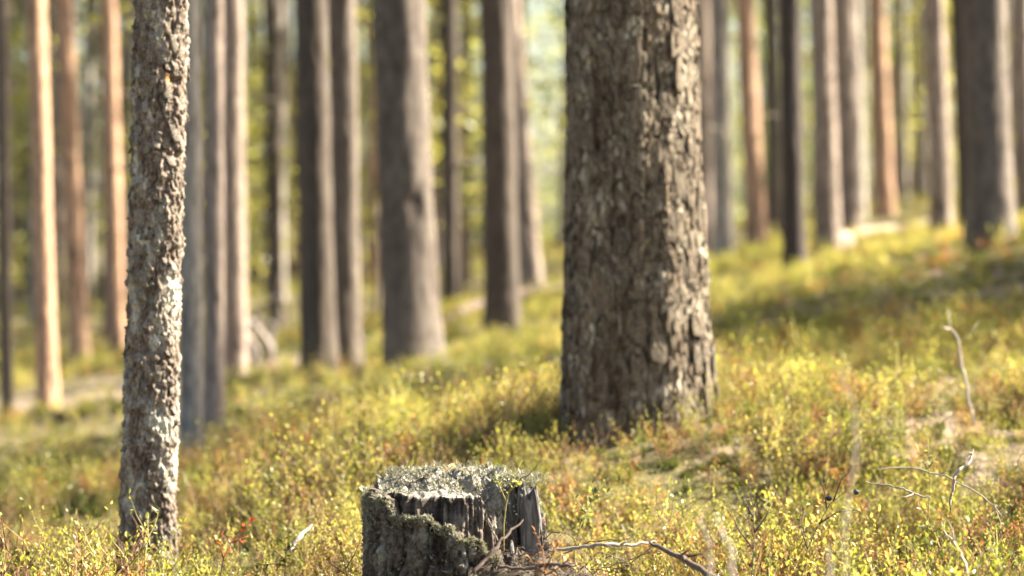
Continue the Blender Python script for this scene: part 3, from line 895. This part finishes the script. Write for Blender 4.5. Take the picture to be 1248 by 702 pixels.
def moss(seed):
    random.seed(seed); mb = MB()
    for k in range(46):
        a = random.uniform(0, 6.283); r = .035 * random.random() ** .5
        p = Vector((math.cos(a) * r, math.sin(a) * r, -.01)); d = Vector((random.gauss(0, .35), random.gauss(0, .35), 1)).normalized()
        mb.leaf(p, d, (random.gauss(0, 1), random.gauss(0, 1), .2), random.uniform(.02, .042), random.uniform(.005, .010), 0, .4)
    return mb.mesh('plant', ['moss'])
M['moss'] = leaf_mat('feather_moss', [(0, (.04, .055, .014)), (.5, (.11, .12, .03)), (1, (.22, .20, .07))], .35)

def proto(name, meshes):
    r = []
    for q in meshes:
        r.append(bpy.data.objects.new(name, q))       # sources of the instances, not linked to the scene
    return r
def scatter(name, pts, protos, label, cat, seed, smin, smax, tilt=.15, near=None):
    rn = np.random.RandomState(seed)
    n_ = len(pts)
    me = bpy.data.meshes.new(name); me.vertices.add(n_)
    me.vertices.foreach_set('co', np.asarray(pts[:, :3], np.float32).ravel())
    rot = np.stack([rn.normal(0, tilt, n_), rn.normal(0, tilt, n_), rn.uniform(0, 6.283, n_)], -1)
    at = me.attributes.new('rot', 'FLOAT_VECTOR', 'POINT'); at.data.foreach_set('vector', rot.astype(np.float32).ravel())
    sc = rn.uniform(smin, smax, n_) * pts[:, 3]
    at = me.attributes.new('scl', 'FLOAT', 'POINT'); at.data.foreach_set('value', sc.astype(np.float32))
    at = me.attributes.new('vi', 'INT', 'POINT'); vi = rn.randint(0, len(protos), n_)
    if near:                                          # the first `near` plants are the finer ones, for close by
        vi = np.where(pts[:, 1] < 7.5, rn.randint(0, near, n_), rn.randint(near, len(protos), n_))
    at.data.foreach_set('value', vi.astype(np.int32))
    o = obj(name, me, label=label, cat=cat, kind='stuff')
    ng = bpy.data.node_groups.new(name, 'GeometryNodeTree')
    ng.interface.new_socket('Geometry', in_out='INPUT', socket_type='NodeSocketGeometry')
    ng.interface.new_socket('Geometry', in_out='OUTPUT', socket_type='NodeSocketGeometry')
    gi = ng.nodes.new('NodeGroupInput'); go = ng.nodes.new('NodeGroupOutput')
    ip = ng.nodes.new('GeometryNodeInstanceOnPoints'); jn = ng.nodes.new('GeometryNodeJoinGeometry')
    ng.links.new(gi.outputs[0], ip.inputs['Points'])
    for p in reversed(protos):
        oi = ng.nodes.new('GeometryNodeObjectInfo'); oi.inputs['Object'].default_value = p
        oi.inputs['As Instance'].default_value = True
        ng.links.new(oi.outputs['Geometry'], jn.inputs[0])
    ng.links.new(jn.outputs[0], ip.inputs['Instance'])
    ip.inputs['Pick Instance'].default_value = True
    def na(nm, dt):
        q = ng.nodes.new('GeometryNodeInputNamedAttribute'); q.data_type = dt; q.inputs['Name'].default_value = nm
        return q.outputs['Attribute']
    ng.links.new(na('vi', 'INT'), ip.inputs['Instance Index'])
    e2r = ng.nodes.new('FunctionNodeEulerToRotation'); ng.links.new(na('rot', 'FLOAT_VECTOR'), e2r.inputs[0])
    ng.links.new(e2r.outputs[0], ip.inputs['Rotation'])
    ng.links.new(na('scl', 'FLOAT'), ip.inputs['Scale'])
    ng.links.new(ip.outputs[0], go.inputs[0])
    md = o.modifiers.new('scatter', 'NODES'); md.node_group = ng
    return o

rnp = np.random.RandomState(4)
def sample(n_, d0, d1, power=1.0):
    d = d0 + (d1 - d0) * rnp.uniform(0, 1, n_) ** power
    x = rnp.uniform(-1, 1, n_) * (.25 * d + .9)
    return x, d
def field(n_near, n_mid, n_far, keep):
    xs, ys, ss = [], [], []
    for (n_, a, b, s_) in ((n_near, 2.7, 8.0, 1.0), (n_mid, 8.0, 20, .78), (n_far, 20, 70, 1.4)):
        x, y = sample(n_, a, b, .75)
        xs.append(x); ys.append(y); ss.append(np.full(n_, s_))
    x, y, s_ = map(np.concatenate, (xs, ys, ss))
    k = rnp.uniform(0, 1, len(x)) < keep(x, y) * np.where(y < 9, .30 + .70 * sstep(-.40, .25, fbm(x * 3.0, y * 3.2, 0 * x, 3, 83)), 1)
    s_ = s_ * np.where(y > 5.2, .78, 1) * np.where(y < 9, .62 + .5 * sstep(-.5, .5, fbm(x * 2.3, y * 2.3, 0 * x, 2, 85)), 1)
    x, y, s_ = x[k], y[k], s_[k]
    return np.stack([x, y, gz(x, y), s_], -1)
def clear(x, y):
    c = np.ones(x.shape)
    c *= np.hypot(x - SX, y - SY) > .15
    c *= ~((np.abs(x - SX) < .19) & (y < SY) & (y > 2.5))             # nothing tall before the stump
    c *= np.where((x > SX) & (x < SX + .42) & (y > SY - .9) & (y < SY + .10), .30, 1)
    c *= np.hypot(x - bp.x, y - bp.y) > .18
    c *= np.hypot(x - yp.x, y - yp.y) > .06
    c *= ~((x < -.8) & (np.abs(y - (13.4 + .32 * x)) < 1.7) & (x > -9))  # the path
    return c
def patch(x, y, f, s, a, b): return sstep(a, b, fbm(x * f, y * f, 0 * x, 3, s))
red_p = lambda x, y: np.clip(.14 + .9 * patch(x, y, 1.3, 77, .0, .5) + 1.3 * np.exp(-((x - .62) ** 2 + (y - 5.4) ** 2) / .35), 0, 1)
B1 = proto('bilberry', [bilberry(200 + s, 'bil', 'stem', 6 + s % 3, .125 + .015 * (s % 4), .0072 + .0008 * (s % 3), 1.0, .5, 1.1, .0075) for s in range(10)]
           + [bilberry(230 + s, 'bil', 'stem', 5, .14, .0125) for s in range(4)])
B2 = proto('bilberry', [bilberry(300 + s, 'bil_red', 'stem_red', 6, .115 + .012 * (s % 3), .0072, .9, .5, 1.1, .0075) for s in range(6)]
           + [bilberry(330 + s, 'bil_red', 'stem_red', 4, .12, .012, .85) for s in range(3)])
B3 = proto('lingonberry', [bilberry(400 + s, 'lingon', 'stem_red', 4, .08, .0085, 1.1) for s in range(4)])
B4 = proto('bare_stems', [bilberry(500 + s, 'bil', 'stem_red', 6, .15, .007, .4) for s in range(4)])
scatter('bilberry_cover', field(6600, 9500, 9000, lambda x, y: clear(x, y) * (.35 + .65 * patch(x, y, 1.6, 70, -.5, .3))), B1, 'yellow green bilberry undergrowth covering the forest floor', 'bilberry', 1, .5, 1.3, .15, 10)
scatter('reddened_bilberry_cover', field(4000, 3600, 1600, lambda x, y: clear(x, y) * red_p(x, y)), B2, 'reddened and orange bilberry leaves scattered through the undergrowth', 'bilberry', 2, .6, 1.15, .15, 6)
scatter('lingonberry_cover', field(1700, 1800, 500, lambda x, y: clear(x, y)), B3, 'small dark green lingonberry shoots low in the undergrowth', 'lingonberry', 3, .7, 1.2)
scatter('bare_bilberry_stems', field(4200, 2500, 300, lambda x, y: clear(x, y)), B4, 'thin nearly leafless brown stems among the bilberry', 'stems', 4, .7, 1.2)
scatter('dry_grass', field(4200, 3000, 600, lambda x, y: clear(x, y) * np.clip(.4 + np.exp(-((x - 1.1) ** 2 / .5 + (y - 5.3) ** 2 / .9)), 0, 1)), proto('grass', [grass(s) for s in range(4)]), 'sparse dry straw coloured grass blades in the undergrowth', 'grass', 5, .7, 1.2)
scatter('moss', field(11000, 14000, 4000, lambda x, y: np.where(np.hypot(x - SX, y - SY) > .16, 1, 0) * (np.hypot(x - bp.x, y - bp.y) > .19)), proto('moss', [moss(s) for s in range(5)]), 'soft yellow green feather moss under the berry shrubs', 'moss', 6, .7, 1.3)

# ------------------------------------------------------------------ saplings and far wood
def sapling(seed, H=3.4, leaf='sap', nl=26, ls=.062, conical=False):
    random.seed(seed); mb = MB()
    st = [Vector((random.gauss(0, .03) * k, random.gauss(0, .03) * k, H * k / 8 - .1 * (k == 0))) for k in range(9)]
    mb.tube(st, [.022 * (1 - k / 9) + .003 for k in range(9)], 5, 1)
    for b in range(34):
        f = .12 + .86 * (b + random.random()) / 34
        k = min(7, int(f * 8)); p0 = st[k].lerp(st[k + 1], f * 8 - k)
        a = random.uniform(0, 6.283)
        L = H * (.30 * (1.02 - f) + .03 if conical else .24 * math.sin(math.pi * (.15 + .8 * f)) ** .7) * random.uniform(.6, 1.2)
        d = Vector((math.cos(a), math.sin(a), .1 if conical else .75)).normalized()
        p1 = p0 + d * L; mb.tube([p0, p0.lerp(p1, .5) + Vector((0, 0, .03)), p1], [.007, .005, .002], 3, 1, False)
        for q in range(nl):
            c = p0.lerp(p1, random.uniform(.25, 1.08)) + Vector((random.gauss(0, .085), random.gauss(0, .085), random.gauss(0, .08)))
            L2 = ls * random.uniform(.7, 1.3)
            mb.leaf(c, (random.gauss(0, 1), random.gauss(0, 1), random.gauss(-.4, .7)), (random.gauss(0, .6), random.gauss(0, .6), 1), L2, L2 * .75)
    return mb
def split_sapling(seed, **k):
    mb = sapling(seed, **k); out_ = []
    for mi in (0, 1):
        q = MB(); rm = {}
        for f_, m_ in zip(mb.f, mb.m):
            if m_ != mi: continue
            for i in f_:
                if i not in rm: rm[i] = len(q.v); q.v.append(mb.v[i]); q.lv.append(mb.lv[i])
            q.f.append(tuple(rm[i] for i in f_)); q.m.append(0)
        out_.append(q.mesh(('crown', 'stem')[mi], [(k.get('leaf', 'sap'), 'darktwig')[mi]]))
    return out_
SAPS = [split_sapling(600 + s, H=3.0 + .5 * s) for s in range(4)]
SPR = [split_sapling(650 + s, H=2.6 + .7 * s, leaf='spruce', ls=.05, nl=34, conical=True) for s in range(2)]
rs = random.Random(5)
k = 0; tries = 0
sp = []
while k < 70 and tries < 5000:
    tries += 1
    d = rs.uniform(21, 62); x = (rs.random() * 2 - 1) * (.25 * d + 1)
    px = 624 + x / d * FPX
    if px > 860 and rs.random() < .35: continue
    if not all(math.hypot(x - a, d - b_) > 1.3 for a, b_ in sp) or not far_ok(x, d, .35): continue
    if 628 < px < 692 and d < 70 and rs.random() < .6: continue
    sp.append((x, d))
    dark = rs.random() < .2
    t = empty('sapling', (x, d, gz1(x, d)), 'dark green young conifer blurred between the far trunks' if dark else 'bright yellow green young birch blurred between the far trunks', 'sapling',
              'young conifers in the far undergrowth' if dark else 'young birches in the far undergrowth')
    sc = rs.uniform(.8, 1.5); t.scale = (sc * 1.1, sc * 1.1, sc); t.rotation_euler = (0, 0, rs.uniform(0, 6.28))
    crown_, stem_ = (SPR[k % 2] if dark else SAPS[k % 4])
    obj('crown', crown_, t); obj('stem', stem_, t)
    k += 1
# the wood closing the view, far off
random.seed(77); mb = MB()
FD = np.random.RandomState(8).uniform(0, 1, (90000, 3))
FD = np.stack([72 + 48 * FD[:, 0], (FD[:, 1] * 2 - 1) * .42 * (72 + 48 * FD[:, 0]), 15 * FD[:, 2] ** 1.1], -1)
FN = vnoise(FD[:, 1] * .25, FD[:, 0] * .12, FD[:, 2] * .35, 90)
for q in range(len(FD)):
    d, x, z = FD[q]; dens = FN[q]
    if dens < -.4: continue
    s_ = random.uniform(.14, .32)
    zz = .3 + .03 * x + z
    mb.leaf((x, d, zz), (random.gauss(0, 1), random.gauss(0, 1), random.gauss(-.2, .8)), (random.gauss(0, .7), random.gauss(0, .7), 1), s_, s_ * .7, 0 if random.random() < .65 else 1)
far_me = mb.mesh('far_wood', ['sap', 'spruce'])
obj('far_wood', far_me, label='far-off wood of yellow green foliage closing the view', cat='wood', kind='stuff')

# ------------------------------------------------------------------ things lying and growing around the stump
def stick(name, pts, rads, mat, label, cat='stick', group=None, n=7, jitter=.0012, sub=5):
    P_ = [Vector(p) for p in pts]; out_ = []; ro = []
    rn = random.Random(hash(len(label)) + len(pts))
    for i in range(len(P_) - 1):                      # Catmull-Rom
        p0, p1, p2, p3 = P_[max(0, i - 1)], P_[i], P_[i + 1], P_[min(len(P_) - 1, i + 2)]
        for k in range(sub):
            t = k / sub
            q = .5 * ((2 * p1) + (p2 - p0) * t + (2 * p0 - 5 * p1 + 4 * p2 - p3) * t * t + (3 * p1 - p0 - 3 * p2 + p3) * t ** 3)
            out_.append(q + Vector((rn.gauss(0, jitter), rn.gauss(0, jitter), rn.gauss(0, jitter))))
            ro.append((rads[i] * (1 - t) + rads[i + 1] * t) * rn.uniform(.88, 1.12))
    out_.append(P_[-1]); ro.append(rads[-1])
    base = out_[0].copy()
    mb = MB(); mb.tube([p - base for p in out_], ro, n)
    if cat in ('twig', 'stick'):
        for k in range(rn.choice((2, 3, 3))):
            i = rn.randrange(len(out_) // 4, len(out_) - 2)
            ax = (out_[i + 1] - out_[i]).normalized(); L = (out_[-1] - out_[0]).length * rn.uniform(.12, .3)
            sdv = (ax + Vector((rn.gauss(0, .8), rn.gauss(0, .8), rn.uniform(-.3, .8)))).normalized()
            p = out_[i] - base; q = p + sdv * L * .5; e = q + (sdv + Vector((rn.gauss(0, .3), rn.gauss(0, .3), .2))).normalized() * L * .5
            mb.tube([p, q, e], [ro[i] * .6, ro[i] * .45, ro[i] * .2], 5)
    return obj(name, mb.mesh(name, [mat], True), loc=base, label=label, cat=cat, group=group)
def G(x, d, up=0.0):                                   # on the ground at photo column x, distance d
    X = (x - 624) / FPX * d
    return Vector((X, d, gz1(X, d) + up))
stick('dead_twig', [P(1158, 622, 4.0), P(1161, 602, 4.0), P(1166, 578, 4.0), P(1180, 566, 4.01), P(1186, 556, 4.02), P(1182, 551, 4.02)], [.002, .0026, .0032, .0028, .002, .0008], 'deadwood', 'pale hooked dead twig rising from the undergrowth', 'twig')
stick('dead_twig', [P(1068, 573, 4.3), P(1100, 570, 4.3), P(1135, 576, 4.25), P(1160, 584, 4.2), P(1200, 606, 4.1), P(1225, 632, 4.05)], [.0006, .0014, .0017, .0014, .0012, .0006], 'deadwood', 'long pale dead twig lying across the bilberry beside the hooked one', 'twig')
stick('dead_twig', [P(1055, 588, 4.05), P(1085, 592, 4.0), P(1110, 600, 3.98), P(1135, 607, 3.95)], [.0008, .0014, .0016, .001], 'deadwood', 'short pale twig below the long pale one', 'twig')
stick('dead_twig', [P(1188, 520, 5.4), P(1180, 480, 5.4), P(1172, 440, 5.4), P(1168, 415, 5.4), P(1160, 402, 5.4), P(1148, 399, 5.4)], [.0035, .0035, .0034, .003, .0026, .0012], 'deadwood', 'bleached bent stalk standing in the bright undergrowth below the slope', 'twig')
stick('dead_twig', [P(1022, 980, 2.4), P(1030, 760, 2.4), P(1032, 640, 2.4), P(1041, 575, 2.41), P(1044, 520, 2.41), P(1040, 490, 2.41), P(1022, 450, 2.42)], [.0016, .0016, .0015, .0013, .0012, .001, .0006], 'deadwood', 'tall thin bleached stalk blurred before the bilberry, bent at its tip', 'stalk')
stick('dead_twig', [P(866, 900, 2.55), P(866, 700, 2.55), P(862, 660, 2.55), P(852, 632, 2.55)], [.0024, .0022, .002, .001], 'deadwood', 'short blurred bleached stalk, first of the pair near the berry plant', 'stalk')
stick('dead_twig', [P(906, 900, 2.55), P(892, 690, 2.55), P(882, 655, 2.55), P(874, 630, 2.55)], [.0024, .0022, .002, .001], 'deadwood', 'short blurred bleached stalk, second of the pair near the berry plant', 'stalk')
stick('dead_twig', [P(1012, 900, 2.55), P(1012, 705, 2.55), P(1010, 668, 2.55)], [.0026, .0022, .001], 'deadwood', 'short straight blurred bleached stub in the front undergrowth', 'stalk')
stick('dead_twig', [P(1180, 720, 3.45), P(1178, 690, 3.5), P(1166, 665, 3.55), P(1152, 648, 3.6)], [.003, .0027, .002, .001], 'deadwood', 'grey brown forked twig under the hooked twig', 'twig')
stick('dead_stick', [P(668, 672, 3.7), P(705, 668, 3.68), P(740, 664, 3.66), P(775, 664, 3.68), P(800, 661, 3.7)], [.002, .0028, .003, .0024, .001], 'greytwig', 'grey fallen stick lying out from the foot of the stump', 'stick')
stick('dead_stick', [P(790, 662, 3.6), P(815, 672, 3.55), P(840, 686, 3.5), P(875, 706, 3.45)], [.002, .004, .0048, .005], 'darktwig', 'thick dark brown stick sinking into the undergrowth', 'stick')
stick('dead_stick', [P(576, 700, 3.66), P(600, 672, 3.68), P(620, 650, 3.70), P(638, 634, 3.72)], [.0035, .003, .0025, .001], 'darktwig', 'dark dead twig leaning on the front of the stump', 'twig')
stick('dead_stick', [P(606, 690, 3.64), P(640, 694, 3.62), P(672, 688, 3.60), P(700, 690, 3.6)], [.002, .0025, .003, .002], 'darktwig', 'dark twig lying in the needles at the foot of the stump', 'twig')
stick('dead_stick', [P(352, 672, 3.95), P(366, 655, 3.97), P(380, 640, 4.0)], [.0016, .0045, .001], 'deadwood', 'pale sliver of wood left of the stump among red leaves'.replace('left of', 'beside'), 'wood sliver')
rt = random.Random(9)
for k in range(34):
    x0 = rt.uniform(590, 850); d0 = rt.uniform(3.5, 3.85)
    p = G(x0, d0, .02 + max(0, .17 - .00045 * (x0 - 590)) * max(0, 1 - abs(d0 - 3.78) / .3))
    a = rt.uniform(-.6, .6); L = rt.uniform(.05, .12)
    stick('dead_twig', [p, p + Vector((math.cos(a) * L * .5, math.sin(a) * L * .4, rt.uniform(.0, .03))), p + Vector((math.cos(a) * L, math.sin(a) * L, rt.uniform(-.01, .05)))],
          [.0011, .0009, .0005], 'darktwig', 'thin dead twig in the needle litter at the foot of the stump', 'twig', 'twigs in the needle litter by the stump', 5)

LEAF = {}
def leaf_obj_mesh(mat):
    if mat not in LEAF:
        mb = MB(); L = 1.0; n_ = 6
        vs_, fs_ = [], []
        for i in range(n_ + 1):
            t = i / n_; w = .33 * math.sin(math.pi * min(1, t ** .8 * .97 + .02)) ** .8
            z = -.18 * t * t
            vs_ += [(t, -w, z + w * .35), (t, 0, z), (t, w, z + w * .35)]
        for i in range(n_):
            a = 3 * i; fs_ += [(a, a + 1, a + 4, a + 3), (a + 1, a + 2, a + 5, a + 4)]
        mb.add(vs_, fs_, 0, .5)
        LEAF[mat] = mb.mesh('leaf', [mat], True)
    return LEAF[mat]
def sprig(name, base, ends, leafmat, stemmat, ls, label, cat, seed, step=.010, berries=0, rstem=.0013, tip=True):
    """a shoot with one stem mesh, each leaf a part; ends = polylines from the base"""
    rn = random.Random(seed)
    t = empty(name, base, label, cat)
    mb = MB(); base = Vector(base)
    nleaf = 0
    for line in ends:
        pts = [Vector(p) - base for p in line]
        if line is ends[0]: pts = [Vector((pts[0].x, pts[0].y, gz1(line[0].x, line[0].y) - .01 - base.z))] + pts
        mb.tube(pts, [rstem * (1 - .7 * i / (len(pts) - 1)) for i in range(len(pts))], 5)
        side = 1
        for i in range(len(pts) - 1):
            seg = pts[i + 1] - pts[i]
            nl = max(1, int(seg.length / (step * .8)))
            for q in range(nl):
                if line is ends[0] and i <= 1: continue
                if rn.random() < .15: continue
                side = -side
                d = seg.normalized(); o_ = d.cross(Vector((rn.gauss(0, .4), -1, rn.gauss(0, .4)))).normalized()
                dl = (o_ * side + d * .7 + Vector((rn.gauss(0, .2), rn.gauss(0, .3), rn.gauss(0, .2)))).normalized()
                lo = obj('leaf', leaf_obj_mesh(leafmat), t)
                lo.location = pts[i] + seg * (q + .5) / nl
                lo.rotation_euler = (dl.to_track_quat('X', 'Z') @ Quaternion((1, 0, 0), rn.gauss(0, .6))).to_euler()
                lo.scale = (.72 * ls * rn.uniform(.6, 1.25),) * 3
        if tip:
            dl = (pts[-1] - pts[-2]).normalized()
            lo = obj('leaf', leaf_obj_mesh(leafmat), t); lo.location = pts[-1]
            lo.rotation_euler = dl.to_track_quat('X', 'Z').to_euler(); lo.scale = (.75 * ls,) * 3
    obj('stem', mb.mesh('stem', [stemmat], True), t)
    return t
def PL(*a, d=3.8): return [P(x, y, d + (q[0] if q else 0)) for x, y, *q in a]
# shoots on and beside the stump
sprig('bilberry_sprig', P(614, 640, 3.76), [PL((614, 640), (617, 615), (621, 598), (628, 578), (634, 566), d=3.76), PL((617, 612), (610, 596), (606, 584), d=3.76), PL((621, 600), (628, 592), (632, 586), d=3.76)],
      'bil', 'stem', .0125, 'fresh green bilberry shoot sprouting from the rotten corner of the stump', 'bilberry', 1)
sprig('bilberry_sprig', P(700, 668, 3.8), [PL((700, 668), (708, 640), (716, 622), (724, 604), (736, 590), d=3.8), PL((714, 626), (704, 612), (700, 604), d=3.8), PL((720, 612), (730, 606), (744, 600), d=3.8), PL((724, 604), (722, 594), (720, 586), d=3.8)],
      'lingon', 'stem', .011, 'dark green shoot with small leaves standing by the broken slab of the stump', 'bilberry', 2, .009)
sprig('bilberry_sprig', P(664, 705, 3.6), [PL((664, 712), (664, 690), (660, 668), (652, 648), d=3.6), PL((664, 695), (674, 676), (682, 660), d=3.6), PL((664, 700), (652, 690), (646, 682), d=3.6), PL((664, 702), (680, 694), (696, 680), d=3.6)],
      'rust', 'stem_red', .0135, 'rusty brown leafy shoot at the foot of the stump', 'bilberry', 3, .0085) if M.setdefault('rust', leaf_mat('rusty_leaf', [(0, (.20, .085, .03)), (1, (.34, .17, .06))], .4)) else None
sprig('bilberry_sprig', P(726, 690, 3.62), [PL((724, 712), (724, 690), (722, 676), d=3.62), PL((724, 700), (734, 686), (738, 676), d=3.62), PL((724, 702), (712, 690), (708, 682), d=3.62)],
      'bil', 'stem', .0115, 'low bright green shoot beside the rusty one', 'bilberry', 4, .008)
sprig('bilberry_sprig', P(268, 705, 4.0), [PL((266, 712), (272, 680), (282, 660), (294, 644), (308, 636), d=4.0), PL((272, 684), (268, 668), (270, 654), d=4.0), PL((282, 662), (296, 656), d=4.0)],
      'crimson', 'stem_red', .0115, 'crimson bilberry shoot glowing beside the flaky young pine', 'bilberry', 5, .009) if M.setdefault('crimson', leaf_mat('crimson_leaf', [(0, (.42, .035, .015)), (1, (.50, .12, .035))], .5)) else None
sprig('bilberry_sprig', P(346, 712, 3.85), [PL((346, 715), (347, 690), (348, 668), (345, 648), d=3.85), PL((347, 684), (336, 672), (326, 668), d=3.85), PL((348, 672), (358, 664), d=3.85), PL((347, 690), (330, 688), (310, 690), d=3.85)],
      'lingon', 'stem_red', .0115, 'dark olive shoot standing between the crimson shoot and the stump', 'bilberry', 6, .0095)
sprig('bilberry_sprig', P(420, 712, 3.75), [PL((424, 720), (420, 690), (416, 670), (408, 655), d=3.75), PL((421, 694), (432, 676), (438, 660), d=3.75), PL((420, 700), (402, 688), (392, 672), d=3.75)],
      'bil_red', 'stem_red', .0115, 'orange red twiggy shoot close against the bark of the stump', 'bilberry', 7, .013)
sprig('bilberry_sprig', P(925, 715, 3.7), [PL((915, 720), (918, 690), (920, 650), (918, 615), (912, 580), d=3.75), PL((919, 670), (900, 645), (890, 620), (884, 604), d=3.75), PL((920, 650), (934, 630), (944, 606), d=3.75), PL((919, 632), (908, 612), (902, 596), d=3.75)],
      'lingon', 'darktwig', .0105, 'upright dark stemmed bilberry with tiny leaves before the sunny patch', 'bilberry', 8, .013)
def arc_plant():
    t = sprig('bilberry_plant', P(985, 690, 3.8), [PL((972, 712), (985, 670), (998, 640), (1012, 615), (1030, 600), (1044, 594), d=3.8), PL((998, 640), (1020, 625), (1045, 622), (1064, 634), d=3.8), PL((1008, 620), (1006, 600), (1000, 580), d=3.8), PL((985, 670), (975, 640), (978, 610), d=3.8), PL((1016, 612), (1026, 585), (1042, 570), d=3.8)],
              'lingon', 'darktwig', .0105, 'arching dark stemmed bilberry plant carrying two dark berries', 'bilberry', 9, .012)
    for x, y in ((1044, 600), (1011, 608)):
        n_ = 12; vs_, fs_ = [], []
        for j in range(8):
            f = math.pi * (j + .15) / 7.3
            for i in range(n_):
                a = 2 * math.pi * i / n_; r = math.sin(f) * (1 if j < 6 else .8)
                vs_.append((r * math.cos(a), r * math.sin(a), math.cos(f) * .9 + (.12 if j == 7 else 0)))
        me = np_mesh('berry', vs_, grid_faces(n_, 8, True)[:, ::-1], ['berry'])
        o = obj('berry', me, t); o.location = P(x, y, 3.8) - Vector(t.location); o.scale = (.0048,) * 3; o.rotation_euler = (2.6, .3, 0)
arc_plant()
sprig('bilberry_sprig', P(1190, 715, 3.75), [PL((1192, 720), (1196, 690), (1204, 660), (1212, 630), d=3.75), PL((1196, 690), (1180, 668), (1174, 650), d=3.75), PL((1200, 675), (1216, 664), (1226, 650), d=3.75)],
      'lingon', 'stem', .010, 'bushy dark green shoot below the hooked dead twig', 'bilberry', 10, .008)
sprig('bilberry_sprig', P(1130, 640, 4.2), [PL((1132, 640), (1134, 590), (1133, 560), (1132, 540), d=4.2), PL((1133, 575), (1124, 560), (1120, 548), d=4.2), PL((1133, 570), (1142, 556), d=4.2)],
      'bil', 'stem', .014, 'pale yellow green shoot rising above the long dead twig', 'bilberry', 11, .009)
# twig standing on the stump beside the fresh shoot
stick('dead_twig', [P(612, 612, 3.78), P(628, 588, 3.78), P(645, 578, 3.78), P(658, 562, 3.78)], [.0012, .0011, .0009, .0004], 'darktwig', 'thin dark twig slanting off the top of the stump', 'twig', None, 5, .0006)
# tan chip of wood on top of the lichen
chip = MB()
cx = [P(522, 578, 3.93), P(552, 567, 3.95), P(556, 571, 3.92), P(528, 582, 3.90)]
c0 = cx[0].copy()
lo_ = [p - c0 for p in cx]; hi_ = [p + Vector((0, 0, .003)) for p in lo_]
chip.add(lo_ + hi_, [(3, 2, 1, 0), (4, 5, 6, 7), (0, 1, 5, 4), (1, 2, 6, 5), (2, 3, 7, 6), (3, 0, 4, 7)])
M['chip'] = plain('tan_bark_chip', (.42, .22, .10), (.60, .36, .19), 90)
obj('bark_chip', chip.mesh('bark_chip', ['chip']), loc=c0, label='tan bark chip lying on the lichen of the stump top', cat='bark chip')

# ------------------------------------------------------------------ fallen logs, stones further back
stick('fallen_log', [G(1030, 16.5, .05), G(1080, 17.2, .07), G(1150, 17.8, .06)], [.035, .03, .025], 'greytwig', 'bleached fallen log on the slope near the pale stone', 'log', n=10, jitter=.006)
stick('fallen_log', [G(535, 14.2, .05), G(600, 15, .08), G(668, 15.6, .08), G(760, 16, .06)], [.03, .035, .03, .025], 'darktwig', 'pale fallen log lying behind the dark straight pine', 'log', n=10, jitter=.006)
rt = random.Random(31)
for k in range(7):
    p = G(318 + rt.uniform(-18, 22), 14 + rt.uniform(-.4, .6), .02)
    stick('dead_branch', [p, p + Vector((rt.uniform(-.12, .05), rt.uniform(-.1, .1), rt.uniform(.1, .2))), p + Vector((rt.uniform(-.3, .2), rt.uniform(-.2, .2), rt.uniform(.2, .36)))], [.022, .018, .008], 'greytwig',
          'bleached branch of the brash heap behind the pinkish brown pine', 'branch', 'branches of the brash heap')
def stone(c, r, seed, label):
    n_ = 26; th_ = np.linspace(0, 2 * math.pi, n_, endpoint=False); ph = np.linspace(.02, math.pi - .02, 16)
    PH, TH = np.meshgrid(ph, th_, indexing='ij')
    x, y, z = np.sin(PH) * np.cos(TH), np.sin(PH) * np.sin(TH), np.cos(PH)
    k = 1 + .22 * fbm(x * 1.6, y * 1.6, z * 1.6, 3, seed)
    V = np.stack([x * k * r[0], y * k * r[1], z * k * r[2]], -1).reshape(-1, 3)
    obj('stone', np_mesh('stone', V, grid_faces(n_, 16, True)[:, ::-1], ['stone']), loc=c, label=label, cat='stone')
stone(G(1022, 15.3, .03), (.09, .08, .07), 3, 'pale rounded stone on the mossy slope')
stone(G(36, 7.2, .03), (.05, .05, .05), 5, 'small pale stone in the undergrowth beyond the flaky young pine')
